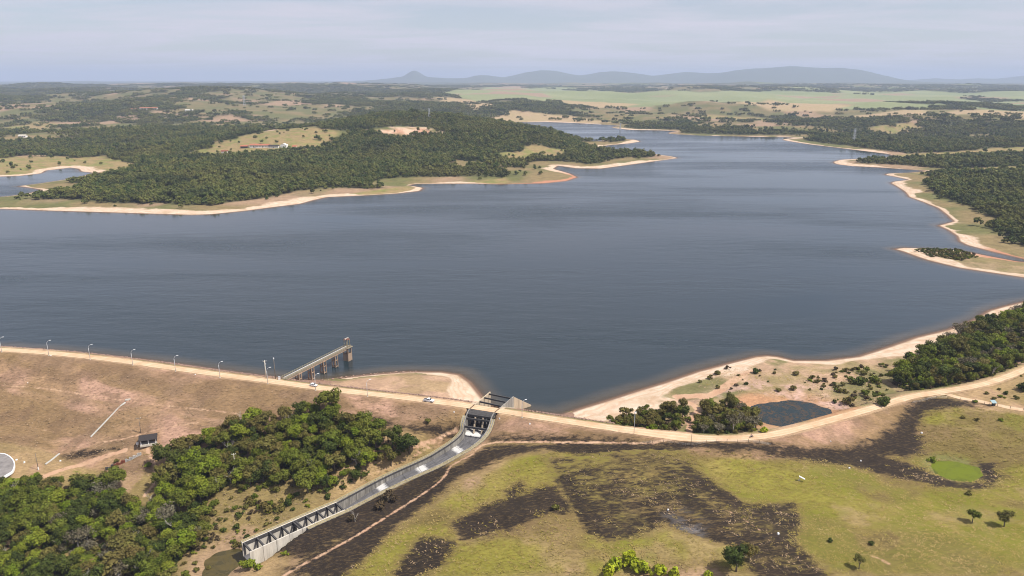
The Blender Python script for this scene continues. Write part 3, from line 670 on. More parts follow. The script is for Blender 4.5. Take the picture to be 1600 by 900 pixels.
for side in (-1, 1):
    for k in range(0, 12, 2): wall_panel(k+.02, k+1.98, side, CONC_T if side < 0 else CONC)
    for k in np.arange(12, 60, 2): wall_panel(k+.02, k+1.96, side, CONC)
    for k in np.arange(60, 72, 1.5): wall_panel(k+.02, min(k+1.48, 71.98), side, CONC_L)
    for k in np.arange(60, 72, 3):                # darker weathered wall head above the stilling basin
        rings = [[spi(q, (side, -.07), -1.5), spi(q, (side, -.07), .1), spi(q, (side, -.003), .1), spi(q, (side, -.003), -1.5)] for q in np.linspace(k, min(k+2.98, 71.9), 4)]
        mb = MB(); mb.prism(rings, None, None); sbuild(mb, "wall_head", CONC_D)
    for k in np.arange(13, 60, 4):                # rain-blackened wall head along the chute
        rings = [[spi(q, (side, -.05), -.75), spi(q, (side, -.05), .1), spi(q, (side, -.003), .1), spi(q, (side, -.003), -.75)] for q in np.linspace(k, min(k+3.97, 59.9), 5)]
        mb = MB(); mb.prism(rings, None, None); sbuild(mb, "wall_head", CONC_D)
    # gutter behind the wall: floor plus two kerbs
    ks = np.linspace(14.6, 71.9 if side < 0 else 65.5, 90)
    mb = MB(); mb.prism([[spi(k, (side, .5), -.3), spi(k, (side, .5), -.02), spi(k, (side, 2.2), -.02), spi(k, (side, 2.2), -.3)] for k in ks], None, None); sbuild(mb, "gutter_floor", CONC)
    for off, ww, mm in ((.8, .22, GUT), (1.8, .26, GUT)):
        mb = MB(); mb.prism([[spi(k, (side, off), -.1), spi(k, (side, off), .2), spi(k, (side, off+ww), .2), spi(k, (side, off+ww), -.1)] for k in ks], None, None); sbuild(mb, "gutter_kerb", mm)
    # backfill beside the approach walls
    rings = []
    for k in np.linspace(.1, 10.4, 12):
        q = spi(k, (side, 2.4)); zz = max(H1(q[0], q[1]), -1.5)+.06
        a = spi(k, (side, .5)); rings.append([(a[0], a[1], zz-2), (a[0], a[1], zz), (q[0], q[1], zz), (q[0], q[1], zz-2)])
    mb = MB(); mb.prism(rings, None, None); sbuild(mb, "backfill", CONC_T)
def strut(k, dz, w=.55, h=.7, m=CONC_D, rel='top', name="strut"):
    mb = MB(); mb.bar(spi(k, (-1, .25), dz, rel), spi(k, (1, .25), dz, rel), w, h); return sbuild(mb, name, m)
bas = np.linspace(60.2, 71.75, 9)
for i, k in enumerate(bas):
    for kk in ((k-.12, k+.14) if i == 4 else (k,)):
        strut(kk, -.3, .62, .7)
        for side in (-1, 1):
            mb = MB(); a = spi(kk, (side, -.28), -.6); b_ = spi(kk, (side, -.28), .6, 'floor'); mb.bar(a, b_, .5, .45); sbuild(mb, "post", CONC_D)
for k in (1.0, 3.6, 6.2, 8.6): strut(k, -.35, .5, .7)
strut(14.9, -1.0, .6, .9); strut(19.3, -.6, .6, .9, CONC_D)
# bridge carrying the road, gate piers and leaves
mb = MB(); mb.prism([[spi(k, (-1, .9), -1.0), spi(k, (-1, .9), .06), spi(k, (1, .9), .06), spi(k, (1, .9), -1.0)] for k in np.linspace(9.8, 13.9, 6)], None, None); sbuild(mb, "bridge_deck", CONC_D)
for f in (-.33, .33):
    def pp(k, dz, rel='top'):
        l = Vector(spi(k, (-1, 0), dz, rel)); r_ = Vector(spi(k, (1, 0), dz, rel)); return l+(r_-l)*(f+1)/2
    mb = MB(); mb.bar(pp(10.2, -1.0), pp(10.2, 0, 'floor'), .8, 1.6); sbuild(mb, "gate_pier", CONC_T); mb = MB(); mb.bar(pp(13.6, -1.0), pp(16.5, 0, 'floor'), .7, .7); sbuild(mb, "gate_brace", CONC_T)
for a, b_ in ((-1, -.4), (-.26, .26), (.4, 1)):
    l = Vector(spi(11, (-1, 0), .1, 'floor')); r_ = Vector(spi(11, (1, 0), .1, 'floor')); p = l+(r_-l)*(a+1)/2; q = l+(r_-l)*(b_+1)/2
    mb = MB(); mb.bar(p+Vector((0, 0, 2.6)), q+Vector((0, 0, 2.6)), .35, 5.0); sbuild(mb, "gate_leaf", DARKM)
# flared wing wall at the lake end
ur = Vector(spi(.05, (1, .25))); tip = Vector((*P(829.5, 632.5, .6), .6))
for i in range(4):
    a = ur.lerp(tip, i/4+.004); b_ = ur.lerp(tip, (i+1)/4-.004); d = (tip-ur); d.z = 0; d.normalize(); s_ = Vector((-d.y, d.x, 0))*.3
    mb = MB(); mb.hexa([Vector((a.x, a.y, -3))-s_, Vector((b_.x, b_.y, -3))-s_, Vector((b_.x, b_.y, -3))+s_, Vector((a.x, a.y, -3))+s_, a-s_, b_-s_, b_+s_, a+s_]); sbuild(mb, "wing_wall_panel", CONC_T)
ul = Vector(spi(.05, (-1, .25))); d = Vector((-sp_n[0][0], -sp_n[0][1], 0)); tl = ul+d*6+Vector((1.5, 3, -6.0))
mb = MB(); mb.hexa([(ul.x, ul.y-.3, -3), (tl.x, tl.y-.3, -3), (tl.x, tl.y+.3, -3), (ul.x, ul.y+.3, -3), (ul.x, ul.y-.3, ul.z), (tl.x, tl.y-.3, tl.z), (tl.x, tl.y+.3, tl.z), (ul.x, ul.y+.3, ul.z)]); sbuild(mb, "wing_wall_panel", CONC)

# ------------------------------------------------------------------ intake jetty
ja = Vector((*P(443, 592.5, CREST), CREST)); jb = Vector((*P(545, 540.5, CREST+.3), CREST+.3)); ja.z += .3
jet = empty("intake_jetty", (ja.x, ja.y, 0)); jd = (jb-ja); JL = math.hypot(jd.x, jd.y); jet.rotation_euler.z = math.atan2(jd.y, jd.x)
tag(jet, "narrow concrete jetty on legs reaching into the lake from the dam", "jetty")
JC = simple("jetty_concrete", (.22,.185,.13), .9, .3, 1.2); JP = simple("jetty_leg_concrete", (.30,.215,.15), .9, .5, 1.0, streak=True); JR = simple("railing_concrete", (.25,.22,.14), .9, .3, 2)
DZ = CREST+.3
nseg = 12
for i in range(nseg):
    mb = MB(); mb.box(((i+.5)*JL/nseg, 0, DZ-.13), (JL/nseg-.05, 3.1, .22)); mb.build("deck_slab", JC, jet)
for sy in (-1, 1):
    mb = MB(); mb.box((JL/2, sy*1.15, DZ-.72), (JL-.2, .42, .92)); mb.build("girder", JP, jet)
    mb = MB(); mb.box((JL/2, sy*1.45, DZ+1.05), (JL-.4, .12, .1)); mb.build("rail", JR, jet)
    mb = MB(); mb.box((JL/2, sy*1.45, DZ+.58), (JL-.4, .09, .08)); mb.build("rail", JR, jet)
    for i in range(28):
        mb = MB(); mb.box((.4+i*(JL-.8)/27, sy*1.45, DZ+.52), (.16, .14, 1.0)); mb.build("rail_post", JR, jet)
mb = MB(); mb.tube([(1, .75, DZ+.16), (JL*.97, .75, DZ+.16)], .13, 8); mb.build("supply_pipe", simple("pale_pipe", (.62,.63,.66), .5, .1), jet, True)
def jx(u):                             # station of a bent seen at column u
    best = min(np.linspace(0, JL, 400), key=lambda t: abs((ja.x+jd.x*t/JL)/((ja.y+jd.y*t/JL)*cp+(CAMZ-4)*sp)*FPX+800-u)); return float(best)
for i, u in enumerate((466.5, 486, 505, 523)):
    xx = jx(u); bent = empty("bent", (xx, 0, 0)); bent.parent = jet
    for sx in (-1, 1):
        for sy in (-1, 1):
            mb = MB(); mb.bar((sx*.95, sy*1.15, DZ-1.1), (sx*1.0, sy*1.25, -6), .42, .42); mb.build("column", JP, bent)
    for zz in (4.2, .5):
        for sx in (-1, 1):
            mb = MB(); mb.box((sx*.97, 0, zz), (.36, 2.9, .42)); mb.build("tie_beam", JP, bent)
        for sy in (-1, 1):
            mb = MB(); mb.box((0, sy*1.2, zz), (1.55, .34, .40)); mb.build("tie_beam", JP, bent)
    mb = MB(); mb.box((0, 0, DZ-1.0), (2.6, 3.1, .5)); mb.build("cap_beam", JP, bent)
tw = empty("intake_tower", (JL-1.6, 0, 0)); tw.parent = jet
for sx in (-1, 1):
    for sy in (-1, 1):
        mb = MB(); mb.box((sx*1.5, sy*1.5, 6.0), (.5, .5, 3.2)); mb.build("column", JP, tw)
for args in (((0, 1.65, 1.2), (3.6, .35, 6.4)), ((0, -1.65, 2.2), (3.6, .35, 4.6)), ((-1.65, 0, 1.6), (.35, 2.9, 5.4)), ((1.65, 0, 1.2), (.35, 2.9, 6.4))):
    mb = MB(); mb.box(*args); mb.build("tower_wall", JP, tw)
mb = MB(); mb.box((.1, 0, DZ-.16), (5.0, 4.6, .36)); mb.build("platform", JC, tw)
for sx in (-1, 1):
    mb = MB(); mb.bar((sx*1.0, 1.2, DZ), (sx*1.0, 1.2, DZ+4.6), .26); mb.bar((sx*1.0, -1.2, DZ), (sx*1.0, -1.2, DZ+4.6), .26); mb.build("hoist_post", JR, tw)
mb = MB(); mb.box((0, 0, DZ+4.75), (3.6, .4, .35)); mb.box((0, 1.2, DZ+4.75), (2.4, .3, .3)); mb.box((0, -1.2, DZ+4.75), (2.4, .3, .3)); mb.build("hoist_beam", RUST, tw)
for i in (-1, 0, 1):
    mb = MB(); mb.tube([(i*1.2, 0, DZ+4.9), (i*1.2, 0, DZ+5.5)], .3, 8); mb.build("hoist_motor", simple("pale_motor", (.6,.57,.5)), tw)
# small pump box where the jetty meets the road
pb = empty("control_cabinet", (*P(436.5, 593, CREST), CREST)); tag(pb, "small white cabinet where the jetty meets the road", "cabinet")
WHITEP = simple("white_paint", (.78,.78,.78), .5, .08, 2)
mb = MB(); mb.box((0, 0, .75), (.9, .7, 1.5)); mb.build("body", WHITEP, pb); mb = MB(); mb.box((0, 0, 1.58), (1.1, .9, .12)); mb.build("lid", STEEL, pb)

# ------------------------------------------------------------------ street lamps and poles
LAMPM = simple("lamp_pole_grey", (.52,.53,.55), .5, .1, 2, metal=.2)
def make_lamp():
    r = empty("street_lamp", (0, 0, 0))
    mb = MB(); mb.tube([(0, 0, -.3), (0, 0, 4), (0, 0, 7.2)], [.14, .11, .08], 8); mb.build("pole", LAMPM, r, True)
    pts = [(0, 0, 7.2)]+[(1.9*(1-math.cos(a)), 0, 7.2+1.7*math.sin(a)) for a in np.linspace(.25, 1.35, 6)]
    mb = MB(); mb.tube(pts, [.08]*4+[.07]*3, 8); mb.build("arm", LAMPM, r, True)
    mb = MB(); mb.box((1.85, 0, 8.9), (.9, .3, .16)); mb.build("lamp_head", WHITEP, r)
    mb = MB(); mb.box((0, 0, .12), (.6, .6, .3)); mb.build("base", CONC_L, r)
    return r
LAMPS = [(7, 548.5, "at the far end of the crest road, against the water"), (79, 554.5, "on the crest road with a white block at its foot"), (144, 561, "third from the end of the crest road"), (209, 570, "above the middle of the grassy dam slope"),
  (277, 579, "second before the utility poles on the crest"), (346, 589, "next before the two utility poles on the crest"), (418.5, 600, "beside the tall concrete utility pole"), (495.5, 608.5, "beside the white hatchback on the crest"),
  (574.5, 619.5, "between the two white vehicles"), (814, 655, "just past the spillway bridge")]
proto = make_lamp()
for i, (u, v, txt) in enumerate(LAMPS):
    o = proto if i == 0 else copy_tree(proto)
    x, y = P(u, v, CREST); q, kk, sg = line_info(ROAD, [x], [y]); j = int(kk[0]); dd = ROAD[min(j+1, len(ROAD)-1)]-ROAD[j]; dd /= np.hypot(*dd); nn = np.array([dd[1], -dd[0]])
    b0 = ROAD[j]+dd*np.dot(np.array([x, y])-ROAD[j], dd)+nn*3.3
    o.location = (b0[0], b0[1], CREST); o.rotation_euler.z = math.atan2(-nn[1], -nn[0])-.9
    tag(o, "grey curved-arm street lamp "+txt, "street lamp", "street lamps along the dam crest")
def pole(name, u, v, z, h, r0, m, label, cross=True, rz=0.3, kind="utility pole"):
    x, y = P(u, v, z); zz = H1(x, y); o = empty(name, (x, y, zz), rz)
    mb = MB(); mb.tube([(0, 0, -.5), (0, 0, h)], [r0, r0*.65], 8); mb.build("pole", m, o, True)
    if cross:
        mb = MB(); mb.box((0, 0, h-.5), (1.8, .14, .14)); mb.build("crossarm", m, o)
        for i in (-1, 0, 1):
            mb = MB(); mb.tube([(i*.75, 0, h-.45), (i*.75, 0, h-.1)], .09, 6); mb.build("insulator", WHITEP, o)
    return tag(o, label, kind)
WOOD = simple("grey_wood", (.16,.13,.10), .9, .3, 2)
o = pole("utility_pole", 416, 591.5, CREST, 10.2, .3, CONC_L, "thick pale concrete utility pole on the crest near the jetty")
mb = MB(); mb.box((.35, 0, 8.2), (.5, .5, .8)); mb.build("transformer", STEEL, o)
o = pole("utility_pole", 430.5, 592, CREST, 11.6, .19, WOOD, "slim dark utility pole beside the foot of the jetty", False)
mb = MB(); mb.box((0, 0, 11.4), (.5, .4, .7)); mb.build("lamp_head", WHITEP, o)
pole("utility_pole", 222.5, 691.5, -13.5, 8.2, .15, WOOD, "thin dark utility pole behind the dark-roofed shelter")
o = pole("utility_pole", 60.5, 736, -17.8, 8.6, .17, WOOD, "dark utility pole with a whitewashed foot near the round yard", False)
mb = MB(); mb.tube([(0, 0, -.3), (0, 0, 1.6)], [.24, .22], 8); mb.build("painted_foot", WHITEP, o)
pole("utility_pole", 1079.5, 698, 6.8, 5.6, .11, WOOD, "thin utility pole at the road fork by the burnt field", False)
pole("utility_pole", 368, 735, -11, 9.5, .16, CONC_L, "pale utility pole rising out of the woodland")
o = pole("light_mast", 990.5, 679, 7.6, 10.2, .13, LAMPM, "straight grey light mast with a white head beside the roadside thicket", False, 0.3, "light mast")
mb = MB(); mb.box((.2, 0, 10.3), (.9, .4, .3)); mb.build("lamp_head", WHITEP, o)

# ------------------------------------------------------------------ vehicles
CARW = simple("white_car_paint", (.80,.80,.80), .25, .03, 2); GLASS = simple("car_glass", (.02,.025,.03), .08, .05, 2); TYRE = simple("tyre_rubber", (.02,.02,.02), .8, .2, 4); RIM = simple("wheel_rim", (.45,.45,.46), .35, .1, 4, metal=.6); LIGHT = simple("headlight_lens", (.7,.72,.75), .1, .05, 4)
def side_loft(prof, ws):               # profile in x-z, half widths per point -> closed body
    rings = []; mb = MB(); n = len(prof); o = 0
    for s_ in (-1, 1):
        mb.v += [(x, s_*w, z) for (x, z), w in zip(prof, ws)]
    for i in range(n): j = (i+1) % n; mb.f.append((i, j, n+j, n+i))
    mb.f.append(tuple(range(n))[::-1]); mb.f.append(tuple(range(n, 2*n))); return mb
def make_vehicle(name, pickup):
    r = empty(name, (0, 0, 0)); L = 2.6 if pickup else 2.0; W_ = .92 if pickup else .85
    if pickup:
        body = [(-L,.55),(-L,1.12),(-.75,1.14),(.95,1.12),(1.3,1.08),(2.35,.98),(2.6,.82),(2.6,.5),(2.2,.38),(-2.3,.4)]
        cab = [(-.85,1.1),(-.7,1.68),(-.3,1.78),(.55,1.78),(1.3,1.1)]
    else:
        body = [(-L,.5),(-L,.9),(-1.75,1.0),(1.0,.98),(1.75,.82),(2.0,.66),(2.0,.4),(1.7,.28),(-1.75,.28)]
        cab = [(-1.8,.95),(-1.45,1.4),(-.9,1.5),(.1,1.5),(1.05,.95)]
    side_loft(body, [W_]*len(body)).build("body", CARW, r)
    side_loft(cab, [W_*.96]+[W_*.78]*(len(cab)-2)+[W_*.96]).build("cab", CARW, r)
    (x0, z0), (x1, z1), (x2, z2), (x3, z3), (x4, z4) = cab
    for s_ in (-1, 1):
        y0, y1 = s_*W_*.985, s_*W_*.815
        for fx in ((.02, .47), (.53, .98)):
            f = lambda t, up: (x1+(x3-x1)*t+((x4-x3)*.62*(t > .9) if not up else 0)-((x1-x0)*.5*(t < .1) if not up else 0), (y1+(y0-y1)*(0 if up else .66))+s_*.012, z2-.1 if up else z0+.14)
            mb = MB(); mb.hexa([Vector(f(fx[0], 0)), Vector(f(fx[1], 0)), Vector(f(fx[1], 0))-Vector((0, s_*.04, 0)), Vector(f(fx[0], 0))-Vector((0, s_*.04, 0)), Vector(f(fx[0], 1)), Vector(f(fx[1], 1)), Vector(f(fx[1], 1))-Vector((0, s_*.04, 0)), Vector(f(fx[0], 1))-Vector((0, s_*.04, 0))]); mb.build("side_window", GLASS, r)
    for nm, (ax, az), (bx, bz), ox in (("windscreen", (x4, z4), (x3, z3), .03), ("rear_window", (x0, z0), (x1, z1), -.03)):
        a = .12; p = [Vector((ax+(bx-ax)*t+ox, y*W_*(.9-.14*t), az+(bz-az)*t+.02)) for t, y in ((a, -1), (a, 1), (1-a, 1), (1-a, -1))]
        mb = MB(); mb.hexa([q-Vector((ox*1.5, 0, .02)) for q in p]+p); mb.build(nm, GLASS, r)
    if pickup:
        mb = MB(); mb.box((-1.72, 0, 1.15), (1.6, 1.5, .03)); mb.build("cargo_bed", DARKM, r)
        for s_ in (-1, 1): mb = MB(); mb.box((-1.72, s_*.84, 1.2), (1.75, .12, .16)); mb.build("bed_side", CARW, r)
    wr0 = .39 if pickup else .3
    for x in (L*.62, -L*.60):
        for s_ in (-1, 1):
            w = empty("wheel", (x, s_*(W_-.06), wr0)); w.parent = r
            mb = MB(); mb.tube([(0, -.13, 0), (0, .13, 0)], wr0, 14); mb.build("tyre", TYRE, w); mb = MB(); mb.tube([(0, -.14, 0), (0, .14, 0)], wr0*.58, 10); mb.build("rim", RIM, w)
    for s_ in (-1, 1):
        mb = MB(); mb.box((L-.03, s_*W_*.72, .78 if pickup else .62), (.1, .34, .16)); mb.build("headlight", LIGHT, r)
        mb = MB(); mb.box((-L+.02, s_*W_*.86, .9 if pickup else .72), (.08, .16, .3)); mb.build("tail_light", RUST, r)
    mb = MB(); mb.box((L-.02, 0, .48), (.16, W_*1.9, .2)); mb.build("bumper", DARKM, r)
    return r
def road_dir(x, y):
    q, kk, sg = line_info(ROAD, [x], [y]); j = min(int(kk[0]), len(ROAD)-2); d = ROAD[j+1]-ROAD[j]; return math.atan2(d[1], d[0])
pk = make_vehicle("pickup_truck", True); x, y = P(670, 627.5, CREST+.12); pk.location = (x, y, CREST+.12); pk.rotation_euler.z = road_dir(x, y)-.04
tag(pk, "white pickup truck driving on the dam road near the spillway", "pickup truck")
ht = make_vehicle("car", False); x, y = P(490, 603.3, CREST+.12); ht.location = (x, y, CREST+.12); ht.rotation_euler.z = road_dir(x, y)-.1
tag(ht, "small white hatchback car on the dam road near the jetty", "car")
# motorcycle and rider
mx_, my_ = P(1174, 683.5, CREST+.12); mdir = road_dir(mx_, my_)+math.pi
mc = empty("motorcycle", (mx_, my_, CREST+.12), mdir); tag(mc, "dark motorcycle ridden along the dirt road past the thicket", "motorcycle")
for x in (-.65, .68):
    w = empty("wheel", (x, 0, .31)); w.parent = mc
    pts = [(.25*math.cos(a), 0, .25*math.sin(a)) for a in np.linspace(0, 2*math.pi, 15)]
    mb = MB(); mb.tube(pts, .06, 6, False); mb.build("tyre", TYRE, w, True); mb = MB(); mb.tube([(0, -.05, 0), (0, .05, 0)], .1, 8); mb.build("hub", RIM, w)
side_loft([(-.75,.75),(-.2,.72),(.1,.85),(.35,.92),(.45,.75),(.3,.35),(-.2,.3),(-.35,.5)], [.1,.14,.15,.13,.1,.13,.13,.12]).build("body", DARKM, mc)
mb = MB(); mb.bar((.68, .06, .31), (.42, .06, 1.0), .05); mb.bar((.68, -.06, .31), (.42, -.06, 1.0), .05); mb.build("fork", STEEL, mc)
mb = MB(); mb.tube([(.32, -.38, 1.05), (.42, 0, 1.0), (.32, .38, 1.05)], .025, 6); mb.build("handlebar", DARKM, mc)
mb = MB(); mb.box((-.35, 0, .8), (.7, .26, .1)); mb.build("seat", TYRE, mc)
def person(loc, rz):
    J = dict(pelvis=(-.25,0,.95),chest=(-.12,0,1.3),neck=(-.06,0,1.5),head=(-.01,0,1.62),crown=(0,0,1.74),hl=(-.22,.1,.92),kl=(.18,.2,.82),al=(.02,.2,.42),tl=(.18,.2,.38),hr=(-.22,-.1,.92),kr=(.18,-.2,.82),ar=(.02,-.2,.42),tr=(.18,-.2,.38),
             sl=(-.1,.19,1.42),el=(.08,.3,1.16),wl=(.32,.33,1.1),fl=(.38,.34,1.07),sr=(-.1,-.19,1.42),er=(.08,-.3,1.16),wr=(.32,-.33,1.1),fr=(.38,-.34,1.07))
    R = dict(pelvis=.15,chest=.16,neck=.06,head=.1,crown=.07,hl=.1,kl=.07,al=.05,tl=.04,hr=.1,kr=.07,ar=.05,tr=.04,sl=.07,el=.05,wl=.035,fl=.04,sr=.07,er=.05,wr=.035,fr=.04)
    E = [('pelvis','chest'),('chest','neck'),('neck','head'),('head','crown'),('pelvis','hl'),('hl','kl'),('kl','al'),('al','tl'),('pelvis','hr'),('hr','kr'),('kr','ar'),('ar','tr'),('chest','sl'),('sl','el'),('el','wl'),('wl','fl'),('chest','sr'),('sr','er'),('er','wr'),('wr','fr')]
    ks = list(J); me = bpy.data.meshes.new("person"); me.from_pydata([J[k] for k in ks], [(ks.index(a), ks.index(b)) for a, b in E], [])
    m, nt, b = mat("rider_clothes"); sx = N(nt, 'ShaderNodeSeparateXYZ'); tc = N(nt, 'ShaderNodeTexCoord'); nt.links.new(tc.outputs['Object'], sx.inputs[0])
    c = mixc(nt, rng_(nt, sx.outputs[2], .98, 1.0), (.03,.035,.06), (.55,.33,.33)); c = mixc(nt, rng_(nt, sx.outputs[2], 1.49, 1.5), c, (.25,.14,.09)); nt.links.new(c, b.inputs['Base Color'])
    o = link("person", me, m); o.location = loc; o.rotation_euler.z = rz
    md = o.modifiers.new("skin", 'SKIN')
    for i, k in enumerate(ks): me.skin_vertices[0].data[i].radius = (R[k], R[k])
    me.skin_vertices[0].data[0].use_root = True
    ss = o.modifiers.new("sub", 'SUBSURF'); ss.levels = 1; ss.render_levels = 1
    mb = MB(); mb.tube([(0, 0, 1.53), (.01, 0, 1.6), (.01, 0, 1.7), (0, 0, 1.78), (0, 0, 1.81)], [.115, .14, .14, .1, .03], 10); mb.build("helmet", DARKM, o, True)
    return o
tag(person((mx_, my_, CREST+.13), mdir), "person in pink shirt and dark helmet riding the motorcycle", "person")

# ------------------------------------------------------------------ shelter, low wall, yard, drains, markers
hx, hy = P(235, 703.5, -14.0); hz = H1(hx, hy); HR = math.radians(20)
hut = empty("shelter", (hx, hy, hz), HR); tag(hut, "small open shelter with dark tiled roof and white posts below the dam", "shelter")
ROOFD = simple("dark_roof", (.03,.025,.024), .9, .4, 2.5); DKW = simple("dark_wall", (.05,.05,.055), .9, .3, 1)
mb = MB(); mb.box((0, 0, .1), (7.4, 5.4, 1.0)); mb.build("floor_slab", CONC_L, hut)
for x in (-3.2, 0, 3.2):
    mb = MB(); mb.box((x, -2.3, 1.8), (.35, .35, 2.5)); mb.build("post", WHITEP, hut)
mb = MB(); mb.box((0, 2.3, 1.8), (6.9, .25, 2.5)); mb.build("rear_wall", DKW, hut)
for x in (-3.4, 3.4): mb = MB(); mb.box((x, .7, 1.8), (.25, 2.95, 2.5)); mb.build("side_wall", DKW, hut)
for s_ in (-1, 1):
    mb = MB(); mb.hexa([(-4.1, s_*3.2, 2.95), (4.1, s_*3.2, 2.95), (4.1, 0, 4.45), (-4.1, 0, 4.45), (-4.1, s_*3.2, 3.1), (4.1, s_*3.2, 3.1), (4.1, 0, 4.6), (-4.1, 0, 4.6)]); rf = mb.build("roof", ROOFD, hut)
    for i in range(10):
        mb = MB(); xx = -3.7+i*.82; mb.bar((xx, s_*3.18, 3.14), (xx, s_*.08, 4.6), .16, .07); mb.build("roof_tile_row", ROOFD, rf)
ST = simple("stained_masonry", (.33,.32,.30), .95, .5, 1.0); RED = simple("rusty_red_wall", (.16,.045,.025), .95, .5, 1.0)
wl = smooth_line(polyh([(221,710),(208,717),(196,722),(182,728),(165,735)]), 4); wz = H(wl[:, 0], wl[:, 1])
lw = empty("retaining_wall", (*wl[0], wz[0])); tag(lw, "stained low masonry wall with a rusty red stretch below the shelter", "wall")
for i in range(len(wl)-1):
    a, b_ = wl[i], wl[i+1]; hh = (1.3, 1.7, .9, 1.5)[i % 4]; d = (b_-a); L = np.hypot(*d)
    mb = MB(); mb.box(((a[0]+b_[0])/2-wl[0][0], (a[1]+b_[1])/2-wl[0][1], (wz[i]+wz[i+1])/2+hh/2-.5-wz[0]), (L-.06, .5, hh+.8), math.atan2(d[1], d[0])); mb.build("wall_panel", RED if 8 <= i <= 12 else (CONC_D if i > 12 else ST), lw)
tk_ = empty("water_tank", (*P(217, 707, -14.5), H1(*P(217, 707, -14.5)))); tag(tk_, "small pale round tank on a post beside the shelter", "tank")
mb = MB(); mb.tube([(0, 0, -.3), (0, 0, 1.4)], .18, 8); mb.build("post", CONC_L, tk_); mb = MB(); mb.tube([(0, 0, 1.4), (0, 0, 2.2)], .65, 12); mb.build("tank_body", WHITEP, tk_); mb = MB(); mb.tube([(0, 0, 2.2), (0, 0, 2.35)], [.7, .3], 12); mb.build("lid", CONC_L, tk_)

yz = -17.7; YP = PL([(-90,718),(-40,712),(0,712.5),(12,715),(20.5,722),(23.5,730),(20.5,740),(10,747),(0,753),(-40,768),(-90,770)], yz)
yard = MB(); sm = smooth_line(YP, 4); hh = H(sm[:, 0], sm[:, 1]).max(); yz = max(hh, yz)+.12
yo = yard.prism([[(p[0], p[1], yz-1.2) for p in sm], [(p[0], p[1], yz) for p in sm]], None, None).build("paved_yard", simple("grey_paving", (.2,.185,.175), .95, .4, .35))
tag(yo, "rounded grey concrete turning yard at the foot of the dam", None, None, 'structure')
dk = np.gradient(sm, axis=0); nk = np.stack([-dk[:, 1], dk[:, 0]], 1)/np.hypot(*dk.T)[:, None]
mb = MB(); mb.prism([[(p[0]-n[0]*.22, p[1]-n[1]*.22, yz-.9), (p[0]+n[0]*.22, p[1]+n[1]*.22, yz-.9), (p[0]+n[0]*.22, p[1]+n[1]*.22, yz+.22), (p[0]-n[0]*.22, p[1]-n[1]*.22, yz+.22)] for p, n in zip(sm, nk)], None, None); mb.build("kerb", WHITEP, yo)

def drain(name, p0, p1, w, label):
    a, b_ = PH(*p0), PH(*p1); n = 9; L = np.linspace(0, 1, n); pts = a+(b_-a)*L[:, None]; z = H(pts[:, 0], pts[:, 1]); z = np.linspace(z[0], z[-1], n)*.25+z*.75
    d = (b_-a)/np.hypot(*(b_-a)); nn = np.array([-d[1], d[0]]); r = empty(name, (*a, z[0])); tag(r, label, "drain")
    g = lambda i, e, dz: (pts[i][0]+nn[0]*e-a[0], pts[i][1]+nn[1]*e-a[1], z[i]+dz-z[0])
    for i in range(n-1):
        mb = MB(); mb.hexa([g(i, -w/2, -.2), g(i, w/2, -.2), g(i+1, w/2, -.2), g(i+1, -w/2, -.2), g(i, -w/2, .12), g(i, w/2, .12), g(i+1, w/2, .12), g(i+1, -w/2, .12)]); mb.build("chute_step", CONC_D if w > 1 else CONC, r)
    for s_ in (-1, 1):
        mb = MB(); mb.prism([[g(i, s_*w/2, -.3), g(i, s_*w/2, .45), g(i, s_*(w/2+.13), .4), g(i, s_*(w/2+.13), -.3)] for i in range(n)], None, None); mb.build("side_wall", simple("drain_concrete", (.48,.48,.45), .9, .2, 1), r)
drain("drainage_chute", (196, 629), (142, 683), .42, "straight pale concrete drain running down the dam slope")
drain("drainage_chute", (93, 709), (71, 726), .4, "short pale concrete drain at the dam foot near the round yard")
mb = MB(); mx0 = PH(200, 625); bz = H1(*mx0); mb.box((0, 0, .2), (2.4, .9, .7), .3); jb_ = mb.build("drain_inlet", CONC_L); jb_.location = (*mx0, bz); tag(jb_, "pale concrete inlet box at the head of the slope drain", "inlet box")
MK = [(26,719,.9,"nearest the round yard"),(38,723,.9,"on the dry grass second from the round yard"),(94.5,720.5,.8,"beside the lower dirt track"),(79.5,556,.6,"at the foot of a crest lamp"),(305,585.5,.6,"on the upper dam slope under the crest lamps"),
  (43.5,598.5,.5,"on the upper berm of the dam"),(709.5,644,.6,"on the slope just left of the spillway mouth"),(780.5,654,.6,"on the slope just right of the spillway mouth"),(828,662.5,.7,"on the slope further right of the spillway"),
  (1216,834.5,.9,"on the edge of the burnt ground"),(1298,690,.5,"on the grassy bank under the curving road"),(1327,732,.8,"on the burnt strip in the right-hand field"),(1345,720.5,.7,"in the blackened ditch below the road"),(1440,677,.9,"beside the burnt ditch near the green pond"),(1044,797,.7,"among white ash on the burnt field")]
for u, v, s_, t in MK:
    s_ *= .75
    x, y = PH(u, v); q = MB(); q.hexa([(-s_*.62,-s_*.5,-.3),(s_*.62,-s_*.5,-.3),(s_*.62,s_*.5,-.3),(-s_*.62,s_*.5,-.3),(-s_*.5,-s_*.42,s_*.8),(s_*.5,-s_*.42,s_*.8),(s_*.5,s_*.42,s_*.75),(-s_*.5,s_*.42,s_*.75)])
    o = q.build("marker_block", WHITEP); o.location = (x, y, H1(x, y)); o.rotation_euler.z = u*.37; tag(o, "small whitewashed block "+t, "block", "whitewashed blocks")
